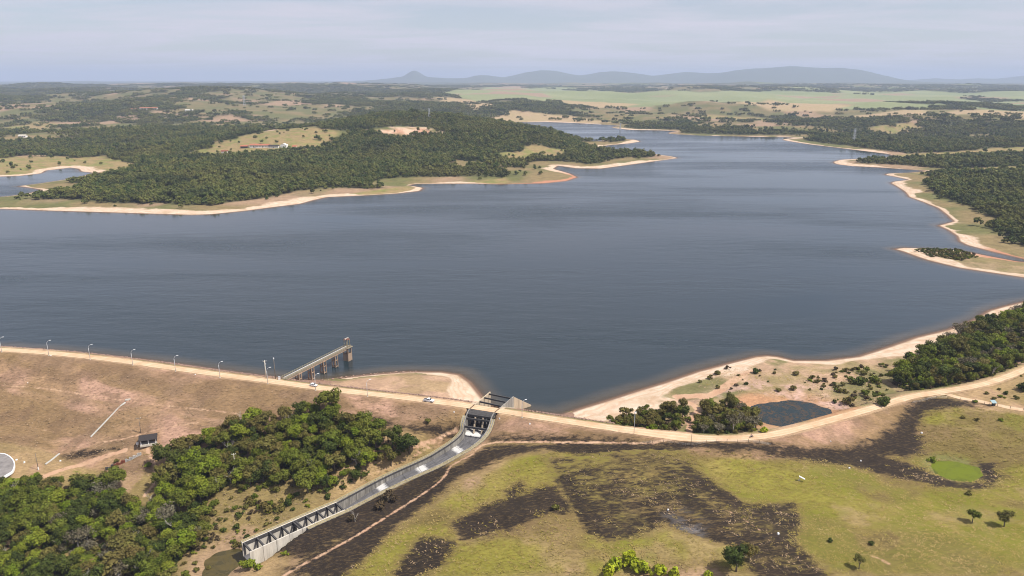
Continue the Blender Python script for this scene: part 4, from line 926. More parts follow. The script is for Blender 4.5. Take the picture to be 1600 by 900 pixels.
# leaning white slab in the field
x, y = PH(1252, 752); sl_ = empty("broken_slab", (x, y, H1(x, y)), -.3); tag(sl_, "white slab leaning on a short post in the green field", "slab")
mb = MB(); mb.hexa([(-1.0,-.4,2.0),(1.3,-.4,1.0),(1.3,.4,1.0),(-1.0,.4,2.0),(-1.0,-.4,2.25),(1.3,-.4,1.25),(1.3,.4,1.25),(-1.0,.4,2.25)]); mb.build("slab", WHITEP, sl_)
mb = MB(); mb.bar((-.6, 0, -.2), (-.7, 0, 1.95), .3); mb.build("post", CONC_L, sl_); mb = MB(); mb.bar((-1.2, 0, -.2), (-1.0, 0, .7), .25); mb.build("post", CONC_L, sl_)
# dark box with blue sheet by the side track
x, y = PH(1552, 634); kb = empty("covered_box", (x, y, H1(x, y)), .2); tag(kb, "dark box under a pale blue sheet beside the side track", "box")
mb = MB(); mb.box((0, 0, .75), (1.2, 1.1, 1.7)); mb.build("box_body", DARKM, kb)
BLUE = simple("blue_sheet", (.20,.30,.33), .6, .4, 2)
mb = MB(); mb.hexa([(-1.5,-.8,1.7),(1.2,-.8,1.5),(1.2,.9,2.5),(-1.5,.9,2.6),(-1.5,-.8,1.78),(1.2,-.8,1.58),(1.2,.9,2.58),(-1.5,.9,2.68)]); mb.build("sheet", BLUE, kb)
for sx in (-1.4, 1.1): mb = MB(); mb.bar((sx, .8, -.2), (sx, .8, 2.55), .1); mb.build("post", WOOD, kb)
# fences
def fence(px, step, label, h=1.5):
    ln = dense(smooth_line(polyh(px), 4), step); z = H(ln[:, 0], ln[:, 1]); r = empty("fence", (*ln[0], z[0])); tag(r, label, "fence")
    for (x, y), zz in zip(ln, z):
        hh = h*random.uniform(.8, 1.15); mb = MB(); mb.tube([(x-ln[0][0], y-ln[0][1], zz-z[0]-.3), (x-ln[0][0]+random.uniform(-.08, .08), y-ln[0][1], zz-z[0]+hh)], [.1, .08], 6); mb.build("post", WOOD, r)
    for q in (.5, .95, 1.3):
        mb = MB(); mb.tube([(p[0]-ln[0][0], p[1]-ln[0][1], zz-z[0]+q) for p, zz in zip(ln, z)], .015, 4); mb.build("wire", STEEL, r)
fence([(1003,693.5),(1042,692),(1079,697),(1116,691),(1150,691.5),(1185,693),(1215,700)], 4.6, "wire fence on dark posts between dirt road and burnt field")
fence([(1425,631),(1465,622),(1505,627),(1535,631),(1570,637),(1600,642)], 5.2, "wire fence on dark posts along the lower edge of the side track")

# ------------------------------------------------------------------ far buildings and pylons
TILE = simple("red_roof_tiles", (.36,.13,.07), .9, .3, .6); LIME = simple("limewash", (.74,.73,.70), .8, .1, .5); SHADE = simple("dark_opening", (.03,.03,.035), .6, .1, 1)
def house(u, v, w, d, h, rz, label, roof=TILE, wallm=LIME, nwin=4, gable=False, name="house"):
    x, y = PH(u, v); z = H1(x, y); r = empty(name, (x, y, z), rz); tag(r, label, "building", "farm buildings beyond the lake")
    mb = MB(); mb.box((0, 0, h/2-.5), (w, d, h+1)); mb.build("wall", wallm, r)
    if gable:
        for s_ in (-1, 1): mb = MB(); mb.hexa([(0,-d/2-.3,h+2.6),(s_*(w/2+.4),-d/2-.3,h-.05),(s_*(w/2+.4),d/2,h-.05),(0,d/2,h+2.6),(0,-d/2-.3,h+2.85),(s_*(w/2+.4),-d/2-.3,h+.2),(s_*(w/2+.4),d/2,h+.2),(0,d/2,h+2.85)]); mb.build("roof", roof, r)
        mb = MB(); mb.prism([[(-w/2, q, h), (w/2, q, h), (0, q, h+2.55)] for q in (-d/2, -d/2+.4)], None, None); mb.build("gable_wall", wallm, r)
    else:
        for s_ in (-1, 1): mb = MB(); mb.hexa([(-w/2-.6,s_*(d/2+.7),h-.3),(w/2+.6,s_*(d/2+.7),h-.3),(w/2+.6,0,h+2.2),(-w/2-.6,0,h+2.2),(-w/2-.6,s_*(d/2+.7),h),(w/2+.6,s_*(d/2+.7),h),(w/2+.6,0,h+2.5),(-w/2-.6,0,h+2.5)]); mb.build("roof", roof, r)
    for i in range(nwin):
        xx = -w/2+(i+.5)*w/nwin; dr = (i == nwin//2); mb = MB(); mb.box((xx, -d/2-.02, h*.36 if dr else h*.55), (1.5, .12, h*.72 if dr else h*.36)); mb.build("door" if dr else "window", SHADE, r)
house(382, 231, 14, 8, 3.6, .1, "small red-roofed shed at the near end of the farm row", TILE, SHADE, 3)
house(396, 230, 13, 9, 4.6, .05, "red-roofed house between the shed and the long farm building")
house(411, 230, 28, 9, 4.4, .04, "long red-roofed farm building in the row beyond the lake", nwin=9)
house(428, 231, 20, 8, 3.8, .02, "low white building with a dark roof beside the chapel", ROOFD, nwin=5)
house(444, 230.5, 13, 12, 5.5, 0, "white gabled chapel in the farm row beyond the lake", LIME, LIME, 3, True, "chapel")
house(460.5, 231, 8, 6, 2.8, .1, "tiny red-roofed hut at the far end of the farm row", nwin=2)
house(351, 239, 12, 8, 3.4, .2, "brown-roofed house on the green below the farm row", RUST, LIME, 3)
house(36, 214.5, 18, 10, 4.5, .1, "pale house among trees beyond the inlet", CONC_L, LIME, 4)
house(178, 237, 20, 10, 4, .1, "dark-roofed house near the sandy inlet", ROOFD, LIME, 4)
house(207, 172, 30, 14, 5, .1, "red-roofed house at the end of the distant hamlet", nwin=5)
house(233, 171, 70, 16, 6, .03, "long red-roofed block in the distant hamlet", nwin=12)
house(296, 174, 30, 12, 5, .1, "white building past the distant hamlet", LIME, LIME, 4)
def pylon(u, v, h, label, rz=.4):
    x, y = PH(u, v); z = H1(x, y); r = empty("pylon", (x, y, z), rz); tag(r, label, "pylon", "power line pylons")
    b0 = h*.11; t0 = h*.025; c4 = [(-1,-1),(1,-1),(1,1),(-1,1)]; g = h*.011
    for a, b_ in c4: mb = MB(); mb.bar((a*b0, b_*b0, -1), (a*t0, b_*t0, h), g*1.5); mb.build("leg", STEEL, r)
    lv = [0, .2, .38, .54, .68, .8, .9]
    for i in range(len(lv)-1):
        mb = MB(); w0 = b0+(t0-b0)*lv[i]; w1 = b0+(t0-b0)*lv[i+1]
        for (a, b_), (c, d) in zip(c4, c4[1:]+c4[:1]): mb.bar((a*w0, b_*w0, h*lv[i]), (c*w1, d*w1, h*lv[i+1]), g); mb.bar((c*w0, d*w0, h*lv[i]), (a*w1, b_*w1, h*lv[i+1]), g)
        mb.build("bracing", STEEL, r)
    for q in (.78, .88, .97): mb = MB(); mb.bar((-h*.14, 0, h*q), (h*.14, 0, h*q), g*1.6, g*2); mb.build("crossarm", STEEL, r)
pylon(671, 184, 24, "steel lattice pylon on the wooded hill behind the farm")
pylon(1334, 222, 34, "tall steel lattice pylon on the far shore beyond the wide channel")
pylon(969, 205, 26, "faint lattice pylon on the point beside the narrow far channel")
pylon(382, 165, 45, "distant lattice pylon on the reddish hill")

# ------------------------------------------------------------------ vegetation
def leaf_mat(name, c, c2, spread=.3):
    m, nt, b = mat(name)
    oi = N(nt, 'ShaderNodeObjectInfo'); lv = attr(nt, "lv").outputs['Fac']
    col = mixc(nt, oi.outputs['Random'], c, c2)
    hsv = N(nt, 'ShaderNodeHueSaturation'); nt.links.new(col, hsv.inputs['Color'])
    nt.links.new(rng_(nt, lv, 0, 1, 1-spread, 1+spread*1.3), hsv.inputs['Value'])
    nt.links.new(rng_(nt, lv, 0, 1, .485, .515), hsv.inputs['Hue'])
    nt.links.new(hsv.outputs[0], b.inputs['Base Color']); b.inputs['Roughness'].default_value = .75; b.inputs['Specular IOR Level'].default_value = .2
    tr = N(nt, 'ShaderNodeBsdfTranslucent'); nt.links.new(hsv.outputs[0], tr.inputs[0])
    mx = N(nt, 'ShaderNodeMixShader'); mx.inputs[0].default_value = .22; nt.links.new(b.outputs[0], mx.inputs[1]); nt.links.new(tr.outputs[0], mx.inputs[2])
    nt.links.new(mx.outputs[0], nt.nodes['Material Output'].inputs['Surface']); return m
LEAF = dict(
  bright=leaf_mat("leaf_bright", (.135,.18,.010), (.18,.20,.018)), mid=leaf_mat("leaf_mid", (.095,.12,.010), (.135,.145,.02)), dark=leaf_mat("leaf_dark", (.045,.065,.010), (.075,.09,.014)),
  olive=leaf_mat("leaf_olive", (.155,.125,.035), (.125,.12,.026)), grey=leaf_mat("leaf_grey", (.17,.155,.10), (.14,.12,.07)), yellow=leaf_mat("leaf_yellow", (.36,.38,.012), (.28,.33,.02)),
  brown=leaf_mat("leaf_brown", (.085,.06,.03), (.10,.075,.04)), far=leaf_mat("leaf_far", (.055,.082,.016), (.165,.168,.042)))
def vary(m):                            # stands of different species: browner and darker patches across the country
    nt = m.node_tree; hs = [n for n in nt.nodes if n.type == 'HUE_SAT'][0]; src = hs.inputs['Color'].links[0].from_socket
    c = mixc(nt, rng_(nt, noise(nt, .0055, 5, .65), .48, .66, 0, .65), src, (.15,.135,.035)); c = mixc(nt, rng_(nt, noise(nt, .013, 4, .6), .52, .66, 0, .7), c, (.028,.042,.013))
    nt.links.new(c, hs.inputs['Color'])
vary(LEAF['far'])
BARK = simple("bark", (.13,.105,.08), .95, .3, 3); BARKP = simple("pale_bark", (.42,.38,.33), .9, .2, 3)
def ico(sub=1):
    bm = bmesh.new(); bmesh.ops.create_icosphere(bm, subdivisions=sub, radius=1); v = np.array([q.co[:] for q in bm.verts]); f = np.array([[l.index for l in q.verts] for q in bm.faces]); bm.free(); return v, f
ICO1 = ico(1); ICO2 = ico(2)
def crown_geo(seed, R, hz, zc, lumps, n, leaf, core=True, up_bias=.35, coreR=.72):
    """leaf quads over a cluster of lumps; returns verts, tris, leaf shade"""
    g = np.random.default_rng(seed); V = []; F = []; S = []; o = 0
    L = []
    for i in range(lumps):
        a = g.uniform(0, 2*math.pi); rr = math.sqrt(g.uniform(0.02, 1))*R*.78 if i else 0
        z = g.uniform(-.5, .7)*hz*(1-.45*rr/R); L.append((rr*math.cos(a), rr*math.sin(a), zc+z, R*g.uniform(.28, .56), g.uniform(0, 1)))
    L = np.array(L); w = L[:, 3]**2; w /= w.sum()
    if core:
        for q in L:
            v, f = ICO1; s = q[3]*coreR*(1+.25*g.normal(size=(len(v), 1))*.5)
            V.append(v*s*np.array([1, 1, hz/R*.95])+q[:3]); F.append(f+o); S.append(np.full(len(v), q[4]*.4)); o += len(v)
    k = g.choice(lumps, n, p=w); d = g.normal(size=(n, 3)); d[:, 2] += up_bias; d /= np.linalg.norm(d, axis=1)[:, None]
    c = L[k, :3]+d*(L[k, 3]*g.uniform(.72, 1.1, n))[:, None]*np.array([1, 1, min(1, hz/R*1.05)])
    nn = d+g.normal(size=(n, 3))*.55; nn /= np.linalg.norm(nn, axis=1)[:, None]
    t = np.cross(nn, g.normal(size=(n, 3))); t /= np.linalg.norm(t, axis=1)[:, None]; b = np.cross(nn, t)
    s = (leaf*g.uniform(.6, 1.3, n))[:, None]
    q = np.stack([c-t*s*.5-b*s*.32, c+t*s*.5-b*s*.22+nn*s*.1, c+t*s*.42+b*s*.34, c-t*s*.4+b*s*.3+nn*s*.12], 1).reshape(-1, 3)
    i4 = np.arange(n)[:, None]*4+o; V.append(q); F.append(np.concatenate([i4+np.array([0, 1, 2]), i4+np.array([0, 2, 3])])); S.append(np.repeat(np.clip(.55*L[k, 4]+g.uniform(0, .45, n), 0, 1), 4))
    return np.vstack(V), np.vstack(F), np.concatenate(S)
def crown_mesh(name, m, *a, **k):
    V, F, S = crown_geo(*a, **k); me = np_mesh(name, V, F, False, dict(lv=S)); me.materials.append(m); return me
def trunk_mesh(seed, h, r, R, m=BARK):
    g = random.Random(seed); mb = MB(); b = (g.uniform(-.3, .3), g.uniform(-.3, .3))
    mb.tube([(0, 0, -.6), (b[0]*.4, b[1]*.4, h*.5), (b[0], b[1], h*.95)], [r*1.25, r*.9, r*.6], 7)
    for i in range(4):
        a = g.uniform(0, 6.28); q = R*.62; mb.tube([(b[0]*.7, b[1]*.7, h*.68), (q*.5*math.cos(a), q*.5*math.sin(a), h*1.05), (q*math.cos(a), q*math.sin(a), h*1.35)], [r*.5, r*.33, r*.15], 5)
    me = mb.mesh("trunk", True); me.materials.append(m); return me
def bare_mesh(seed, h, m=BARKP, spread=.55):
    g = random.Random(seed); mb = MB()
    def br(p, d, L, r, lev):
        q = p+d*L; mid = p+d*L*.5+Vector((g.uniform(-1, 1), g.uniform(-1, 1), 0))*L*.07
        mb.tube([p, mid, q], [r, r*.8, r*.6], 5, False)
        if lev == 0: return
        for i in range(3 if lev > 1 else 3):
            dd = (d+Vector((g.uniform(-1, 1), g.uniform(-1, 1), g.uniform(-.2, .6)))*spread*1.3).normalized(); br(q if i < 2 else mid, dd, L*g.uniform(.5, .75), r*.55, lev-1)
    br(Vector((0, 0, -.4)), Vector((g.uniform(-.1, .1), g.uniform(-.1, .1), 1)).normalized(), h*.42, h*.022, 4)
    me = mb.mesh("branches", True); me.materials.append(m); return me
KINDS = ['bright', 'mid', 'dark', 'olive', 'grey', 'yellow', 'brown']
TREES = {}                              # kind -> list of (crown, trunk) meshes of a tree about 7 m tall
for kn, cnt in (('bright', 3), ('mid', 4), ('dark', 3), ('olive', 3), ('grey', 2)):
    TREES[kn] = []
    for j in range(cnt):
        sd0 = KINDS.index(kn)*10+j; R = random.uniform(2.5, 3.2); n = {'grey': 420, 'olive': 800}.get(kn, 950)
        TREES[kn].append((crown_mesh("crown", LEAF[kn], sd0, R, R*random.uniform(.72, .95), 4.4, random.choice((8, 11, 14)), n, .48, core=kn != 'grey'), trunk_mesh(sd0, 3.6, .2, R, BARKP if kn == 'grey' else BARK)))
SHRUB = {kn: [crown_mesh("crown", LEAF[kn], 200+i*7+j, 1.5, 1.0, .75, 5, 190, .42) for j in range(2)] for i, kn in enumerate(('bright', 'mid', 'dark', 'olive', 'brown', 'yellow'))}
for i, kn in enumerate(('bright', 'mid', 'dark', 'olive', 'brown', 'yellow')):
    for me in SHRUB[kn]: pass
LOOK = dict(bright="bright green", mid="mid green", dark="dark green", olive="dry olive", grey="thin greyish", yellow="yellow-green", brown="brown withered")

def inside(poly, x, y): return sdf_poly(poly, x, y) < 0
def scatter_poly(poly, step, keep=1.0, seed=0):
    g = np.random.default_rng(seed); a = poly.min(0)-2; b = poly.max(0)+2
    X, Y = np.meshgrid(np.arange(a[0], b[0], step), np.arange(a[1], b[1], step*.9)); X[1::2] += step/2
    x = X.ravel()+g.uniform(-.42, .42, X.size)*step; y = Y.ravel()+g.uniform(-.42, .42, X.size)*step
    m = inside(poly, x, y) & (g.uniform(size=len(x)) < keep); x, y = x[m], y[m]
    d, k, s = line_info(ROAD, x, y); m = d > 5.2
    d2, k2, _ = line_info(SPL[:, :2], x, y); m &= d2 > 8.2
    x, y = x[m], y[m]; return x, y
def in_view(x, y, z, pad=60):
    yy = y*cp-(z-CAMZ)*sp; u = 800+FPX*x/yy; v = 450-FPX*((y*sp+(z-CAMZ)*cp)/yy); return (u > -pad) & (u < 1600+pad) & (v < 900+pad)
def instancer(name, x, y, z, sc, rz, idx, meshes, label, zs=None):
    """one object holding many look-alike pieces placed on points"""
    pc = bpy.data.collections.new(name+"_pieces")
    for i, me in enumerate(meshes): pc.objects.link(bpy.data.objects.new("%s_piece_%02d" % (name, i), me))
    me = bpy.data.meshes.new(name); n = len(x); me.vertices.add(n); me.vertices.foreach_set('co', np.stack([x, y, z], 1).astype(np.float32).ravel())
    for an, av in (('sc', sc), ('rz', rz), ('zs', sc if zs is None else zs)): a = me.attributes.new(an, 'FLOAT', 'POINT'); a.data.foreach_set('value', np.asarray(av, np.float32))
    a = me.attributes.new('idx', 'INT', 'POINT'); a.data.foreach_set('value', np.asarray(idx, np.int32))
    o = link(name, me); ng = bpy.data.node_groups.new(name, 'GeometryNodeTree')
    ng.interface.new_socket("Geometry", in_out='INPUT', socket_type='NodeSocketGeometry'); ng.interface.new_socket("Geometry", in_out='OUTPUT', socket_type='NodeSocketGeometry')
    gi = ng.nodes.new('NodeGroupInput'); go = ng.nodes.new('NodeGroupOutput'); ip = ng.nodes.new('GeometryNodeInstanceOnPoints'); ci = ng.nodes.new('GeometryNodeCollectionInfo')
    ci.inputs['Collection'].default_value = pc; ci.inputs['Separate Children'].default_value = True; ci.inputs['Reset Children'].default_value = True
    def na(nm, t):
        q = ng.nodes.new('GeometryNodeInputNamedAttribute'); q.data_type = t; q.inputs['Name'].default_value = nm; return q.outputs[0]
    cr = ng.nodes.new('ShaderNodeCombineXYZ'); cs = ng.nodes.new('ShaderNodeCombineXYZ')
    ng.links.new(na('rz', 'FLOAT'), cr.inputs[2]); s_ = na('sc', 'FLOAT'); ng.links.new(s_, cs.inputs[0]); ng.links.new(s_, cs.inputs[1]); ng.links.new(na('zs', 'FLOAT'), cs.inputs[2])
    ip.inputs['Pick Instance'].default_value = True
    ng.links.new(gi.outputs[0], ip.inputs['Points']); ng.links.new(ci.outputs[0], ip.inputs['Instance']); ng.links.new(na('idx', 'INT'), ip.inputs['Instance Index'])
    ng.links.new(cr.outputs[0], ip.inputs['Rotation']); ng.links.new(cs.outputs[0], ip.inputs['Scale']); ng.links.new(ip.outputs[0], go.inputs[0])
    md = o.modifiers.new("scatter", 'NODES'); md.node_group = ng
    return tag(o, label, None, None, 'stuff')

# woods near the dam: (outline on the ground, spacing, share kept, size, kinds, where)
WOODS = [
 ([(-70,772),(0,760),(60,763),(85,752),(110,770),(150,752),(185,764),(215,785),(245,790),(285,800),(318,815),(330,838),(322,856),(300,868),(275,885),(255,930),(-80,930)], 4.0, .92, 1.06, ['mid','mid','dark','dark','bright','olive','mid','grey'], "bottomland wood", "trees of the bottomland wood"),
 ([(252,748),(262,722),(288,702),(330,684),(380,668),(420,660),(455,652),(480,648),(540,648),(565,662),(600,685),(640,700),(642,712),(620,726),(590,735),(560,752),(535,772),(505,782),(470,768),(440,758),(405,765),(372,772),(345,765),(320,790),(292,800),(262,790),(245,775)], 3.9, .93, 1.06, ['mid','bright','mid','dark','olive','mid','bright','dark','olive'], "hillock wood", "trees of the hillock wood"),
 ([(945,660),(985,648),(1030,641),(1072,637),(1078,652),(1066,668),(1040,674),(1000,670),(960,668)], 3.4, .85, .62, ['olive','mid','olive','dark'], "roadside thicket", "trees of the roadside thicket"),
 ([(1083,676),(1090,655),(1100,640),(1130,632),(1160,640),(1182,655),(1186,674),(1165,681),(1120,680)], 3.5, .9, .74, ['mid','bright','olive','grey','mid','olive'], "pond thicket", "trees of the pond thicket"),
 ([(1392,600),(1410,578),(1440,556),(1470,540),(1505,524),(1550,505),(1600,486),(1690,465),(1690,545),(1640,560),(1590,577),(1560,590),(1530,598),(1490,605),(1440,610)], 4.2, .93, 1.0, ['mid','dark','olive','bright','olive','mid','grey'], "bayside wood", "trees of the bayside wood"),
]
allx = []
for wi, (px, st, kp, sz, kinds, where, grp) in enumerate(WOODS):
    poly = polyh(px); x, y = scatter_poly(poly, st, kp, 300+wi); z = H(x, y)
    zone = fbm(x, y, 17, 2, 70+wi)*1.6-.3+rng.uniform(-.35, .35, len(x)); kk = np.clip((zone*len(kinds)).astype(int), 0, len(kinds)-1)
    sc = sz*np.clip(rng.normal(1.0, .3, len(x)), .5, 1.8)
    for i in range(len(x)): allx.append((x[i], y[i], z[i], sc[i], kinds[kk[i]], wi))
V_ = np.array([a[:4] for a in allx]); vis = in_view(V_[:, 0], V_[:, 1], V_[:, 2]+4)
app = V_[:, 3]/np.sqrt(V_[:, 0]**2+V_[:, 1]**2+(V_[:, 2]-CAMZ)**2)*vis
# keep a share for every wood, the largest-looking first
order = np.argsort(-app*np.array([1.0, 1.12, 1.35, 1.35, 1.15])[np.array([a[5] for a in allx])]); indiv = set(order[:290].tolist())
WSIDE = [("near the round yard", "near the outlet pool"), ("near the shelter", "near the spillway"), ("near the light mast", "near the road fork"), ("near the road fork", "near the dark pond"), ("near the shore flat", "near the far bend")]
WRANK = {}; rest = []
for w in range(len(WOODS)):
    ids = [i for i in range(len(allx)) if allx[i][5] == w and i in indiv]
    for k, i in enumerate(sorted(ids, key=lambda i: allx[i][0])): WRANK[i] = (k/len(ids), 0)
    for q in range(4):
        sub_ = sorted([i for i in ids if min(int(WRANK[i][0]*4), 3) == q], key=lambda i: allx[i][1])
        for k, i in enumerate(sub_): WRANK[i] = (WRANK[i][0], k/len(sub_))
for i in range(len(allx)):
    x, y, z, s, kn, wi = allx[i]
    if not vis[i] and i not in indiv and not in_view(np.array([x]), np.array([y]), np.array([z+4]), 160)[0]: continue
    j = random.randrange(len(TREES[kn])); rz = random.uniform(0, 6.28)
    if i in indiv:
        cm, tm = TREES[kn][j]; r = empty("broadleaf_tree", (x, y, z), rz); r.scale = (s*random.uniform(.8, 1.25), s*random.uniform(.8, 1.25), s*random.uniform(.72, 1.12))
        link("trunk", tm, None, r); link("crown", cm, None, r)
        a, b = WSIDE[wi]; fx, fy = WRANK[i]
        size = "tall" if s > 1.12*WOODS[wi][3] else ("low" if s < .9*WOODS[wi][3] else "medium")
        tag(r, "%s %s tree, %s rows of the %s, %s" % (size, LOOK[kn], ("front", "second", "middle", "rear")[min(int(fy*4), 3)], WOODS[wi][5], (a, "short of its middle", "past its middle", b)[min(int(fx*4), 3)]), "tree", LOOK[kn]+" "+WOODS[wi][6])
    else: rest.append((x, y, z, s, rz, kn, j))
same = {}
for o in bpy.data.objects:
    if o.name.startswith("broadleaf_tree") and 'label' in o: same.setdefault(o['label'], []).append(o)
for lb, os_ in same.items():
    if len(os_) > 1:
        for k, o in enumerate(sorted(os_, key=lambda o: o.location.x/o.location.y)):
            o['label'] = lb+(", leftmost" if k == 0 else ", rightmost" if k == len(os_)-1 else ", "+("second", "third", "fourth", "fifth", "sixth", "seventh")[k-1]+" leftmost")
def joined(cm, tm):                     # crown and trunk in one mesh for the mass of the wood
    bm = bmesh.new(); bm.from_mesh(cm); me = bpy.data.meshes.new("tree_piece"); bm.to_mesh(me); bm.free(); me.materials.append(cm.materials[0]); return me
flat = []; key = {}
for kn in TREES:
    for j, (cm, tm) in enumerate(TREES[kn]): key[(kn, j)] = len(flat); flat.append(cm)
nS = len(flat); skey = {}
for kn in SHRUB:
    for j, cm in enumerate(SHRUB[kn]): skey[(kn, j)] = len(flat); flat.append(cm)
R_ = rest
if R_: instancer("woodland", np.array([a[0] for a in R_]), np.array([a[1] for a in R_]), np.array([a[2] for a in R_]), np.array([a[3] for a in R_]), np.array([a[4] for a in R_]), [key[(a[5], a[6])] for a in R_], flat, "massed smaller trees filling the woods around the dam")
# undergrowth in and around the woods
ux, uy, uk = [], [], []
for wi, (px, st, kp, sz, kinds, where, grp) in enumerate(WOODS):
    poly = polyh(px); x, y = scatter_poly(poly, 2.6, .8, 500+wi); ux.append(x); uy.append(y); uk += random.choices(['mid', 'dark', 'olive', 'bright', 'brown'], [4, 4, 3, 1.5, 1.5], k=len(x))
for sd0, (px, st, kp, ch) in enumerate((([(330,860),(300,830),(320,790),(375,775),(440,765),(500,790),(540,775),(600,740),(645,715),(650,690),(640,705),(660,715),(600,755),(520,795),(420,845)], 2.8, .42, [2,1.5,4,.6,1.5]),
        ([(1250,600),(1300,575),(1390,570),(1420,560),(1400,610),(1340,640),(1300,625),(1290,600)], 3.2, .30, [2,2,3,.5,1]), ([(1085,600),(1130,585),(1200,575),(1280,578),(1300,610),(1200,625),(1120,612)], 3.4, .09, [1,2,3,0,2]),
        ([(150,725),(225,690),(245,740),(215,775),(150,750)], 3.6, .10, [1,1,3,1,2]), ([(1500,628),(1600,585),(1690,560),(1690,640),(1600,632)], 3.2, .16, [2,1,3,1.5,0]), ([(1470,640),(1640,655),(1640,680),(1540,668)], 3.2, .1, [3,1,2,3,0]), ([(250,890),(330,850),(330,910),(270,930)], 3, .3, [2,2,3,2,1]),
        ([(640,660),(740,640),(720,672)], 3.5, .03, [1,1,3,0,2]), ([(1428,392),(1450,389),(1500,391),(1530,402),(1505,408),(1450,401)], 2.7, .8, [1,3,4,.5,1]), ([(940,668),(1090,684),(1180,682),(1060,676)], 2.4, .25, [1,2,4,0,1]))):
    x, y = scatter_poly(polyh(px), st, kp, 600+sd0); ux.append(x); uy.append(y); uk += random.choices(['mid', 'dark', 'olive', 'bright', 'brown'], ch, k=len(x))
ux = np.concatenate(ux); uy = np.concatenate(uy); uz = H(ux, uy); us = np.clip(rng.normal(.95, .3, len(ux)), .4, 1.8)
instancer("undergrowth", ux, uy, uz, us, rng.uniform(0, 6.28, len(ux)), [skey[(k, random.randrange(2))] for k in uk], flat, "low shrubs and undergrowth in and around the woods", us*rng.uniform(.7, 1.2, len(ux)))

# single shrubs and trees that stand clear
def shrub(u, v, s, kn, label, zs=1.0, kind="shrub"):
    x, y = PH(u, v); z = H1(x, y); r = empty("shrub", (x, y, z), u*.7); r.scale = (s, s, s*zs)
    link("crown", SHRUB[kn][int(u) % 2], None, r); mb = MB(); mb.tube([(0, 0, -.4), (.1, .05, .9)], [.09, .05], 6); mb.build("stem", BARK, r); return tag(r, label, kind)
for a in [(420,800,2.5,'olive',"rounded olive shrub alone on dry grass above the spillway"),(391,890,2.9,'bright',"fresh bright green shrub below the spillway outlet"),(607,783,2.7,'brown',"brown withered shrub overhanging the spillway wall"),(592,793,1.9,'brown',"smaller brown withered shrub lower beside the spillway wall"),
   (1377,632,3.3,'dark',"large dark rounded shrub above the curving road"),(1322,630,2.3,'olive',"olive shrub beside the dark pond"),(1345,600,2.9,'dark',"wide dark shrub on the shore flat above the pond"),(1368,598,2.3,'mid',"mid green shrub next to the wide dark shore shrub"),(1305,609,.95,'dark',"tiny dark shrub on the bare shore flat"),
   (1184,583,1.7,'dark',"dark shrub on the sandy shore spur"),(1122,585,1.6,'olive',"olive shrub strung along the sandy beach edge"),(1108,592,1.4,'olive',"low olive shrub lower on the sandy beach edge"),(1137,577,1.3,'brown',"brown shrub at the top of the sandy beach edge"),(1245,587,1.5,'olive',"pale olive shrub on the dry flat behind the beach"),
   (1462,568,2.2,'bright',"bright green shrub at the edge of the bayside wood"),(1592,610,2.8,'dark',"dark rounded shrub inside the fork of the tracks"),(867,797,1.3,'olive',"small olive shrub in the burnt strip"),(1300,847,.8,'dark',"small dark shrub in the middle of the green field"),(1358,850,.9,'dark',"low dark shrub beside bare soil in the green field"),
   (1512,773,1.0,'olive',"low olive shrub below the green pond"),(1455,720,1.4,'bright',"bright green growth on the near bank of the green pond"),(1195,675,1.5,'yellow',"yellow-green shrub beside the thicket at the road"),(445,868,1.2,'bright',"small green shrub on the burnt bank below the spillway"),(548,812,1.5,'brown',"bare brown bush between spillway and footpath"),(233,728,1.4,'bright',"bright green bush below the dark-roofed shelter"),(640,690,1.9,'dark',"dark conical shrub at the edge of the hillock wood")]:
    shrub(*a)
def tree_at(u, v, s, kn, label, j=0, zs=1.0):
    x, y = PH(u, v); z = H1(x, y); cm, tm = TREES[kn][j]; r = empty("broadleaf_tree", (x, y, z), u); r.scale = (s, s, s*zs); link("trunk", tm, None, r); link("crown", cm, None, r); return tag(r, label, "tree")
tree_at(1519, 816, .78, 'mid', "small green tree standing alone left of the round-crowned tree", 1); tree_at(1569, 823, 1.0, 'olive', "round-crowned olive tree alone on the right of the field", 1, .9)
tree_at(1342, 889, .75, 'olive', "small olive tree alone near the bottom of the field", 2); tree_at(1150, 893, 1.5, 'dark', "dark leafy tree beside the burnt ground at the bottom", 0); tree_at(1170, 878, 1.1, 'olive', "thin olive tree just behind the dark leafy tree", 0); tree_at(82, 770, 1.15, 'dark', "dense dark tree standing forward at the wood's upper edge", 1)
for i, (u, v, s) in enumerate([(948,897,2.1),(962,890,2.3),(978,885,2.3),(995,888,2.5),(1012,894,2.2),(1030,898,2.1),(1048,900,1.9),(1108,903,1.4),(985,874,1.5)]):
    x, y = PH(u, v); r = empty("bamboo_clump", (x, y, H1(x, y)), i*1.1); r.scale = (s, s, s*1.25); link("crown", SHRUB['yellow'][i % 2], None, r)
    tag(r, "yellow-green leafy clump at the field's lower edge, "+("leftmost", "second from the left", "third from the left", "fourth from the left", "fifth from the left", "sixth from the left", "seventh from the left")[i] if i < 7 else ("small yellow-green clump by the dark leafy tree" if i == 7 else "yellow-green clump topmost above its neighbours"), "shrub", "yellow-green clumps")
BARE_M = [bare_mesh(900+i, 6.5) for i in range(3)]
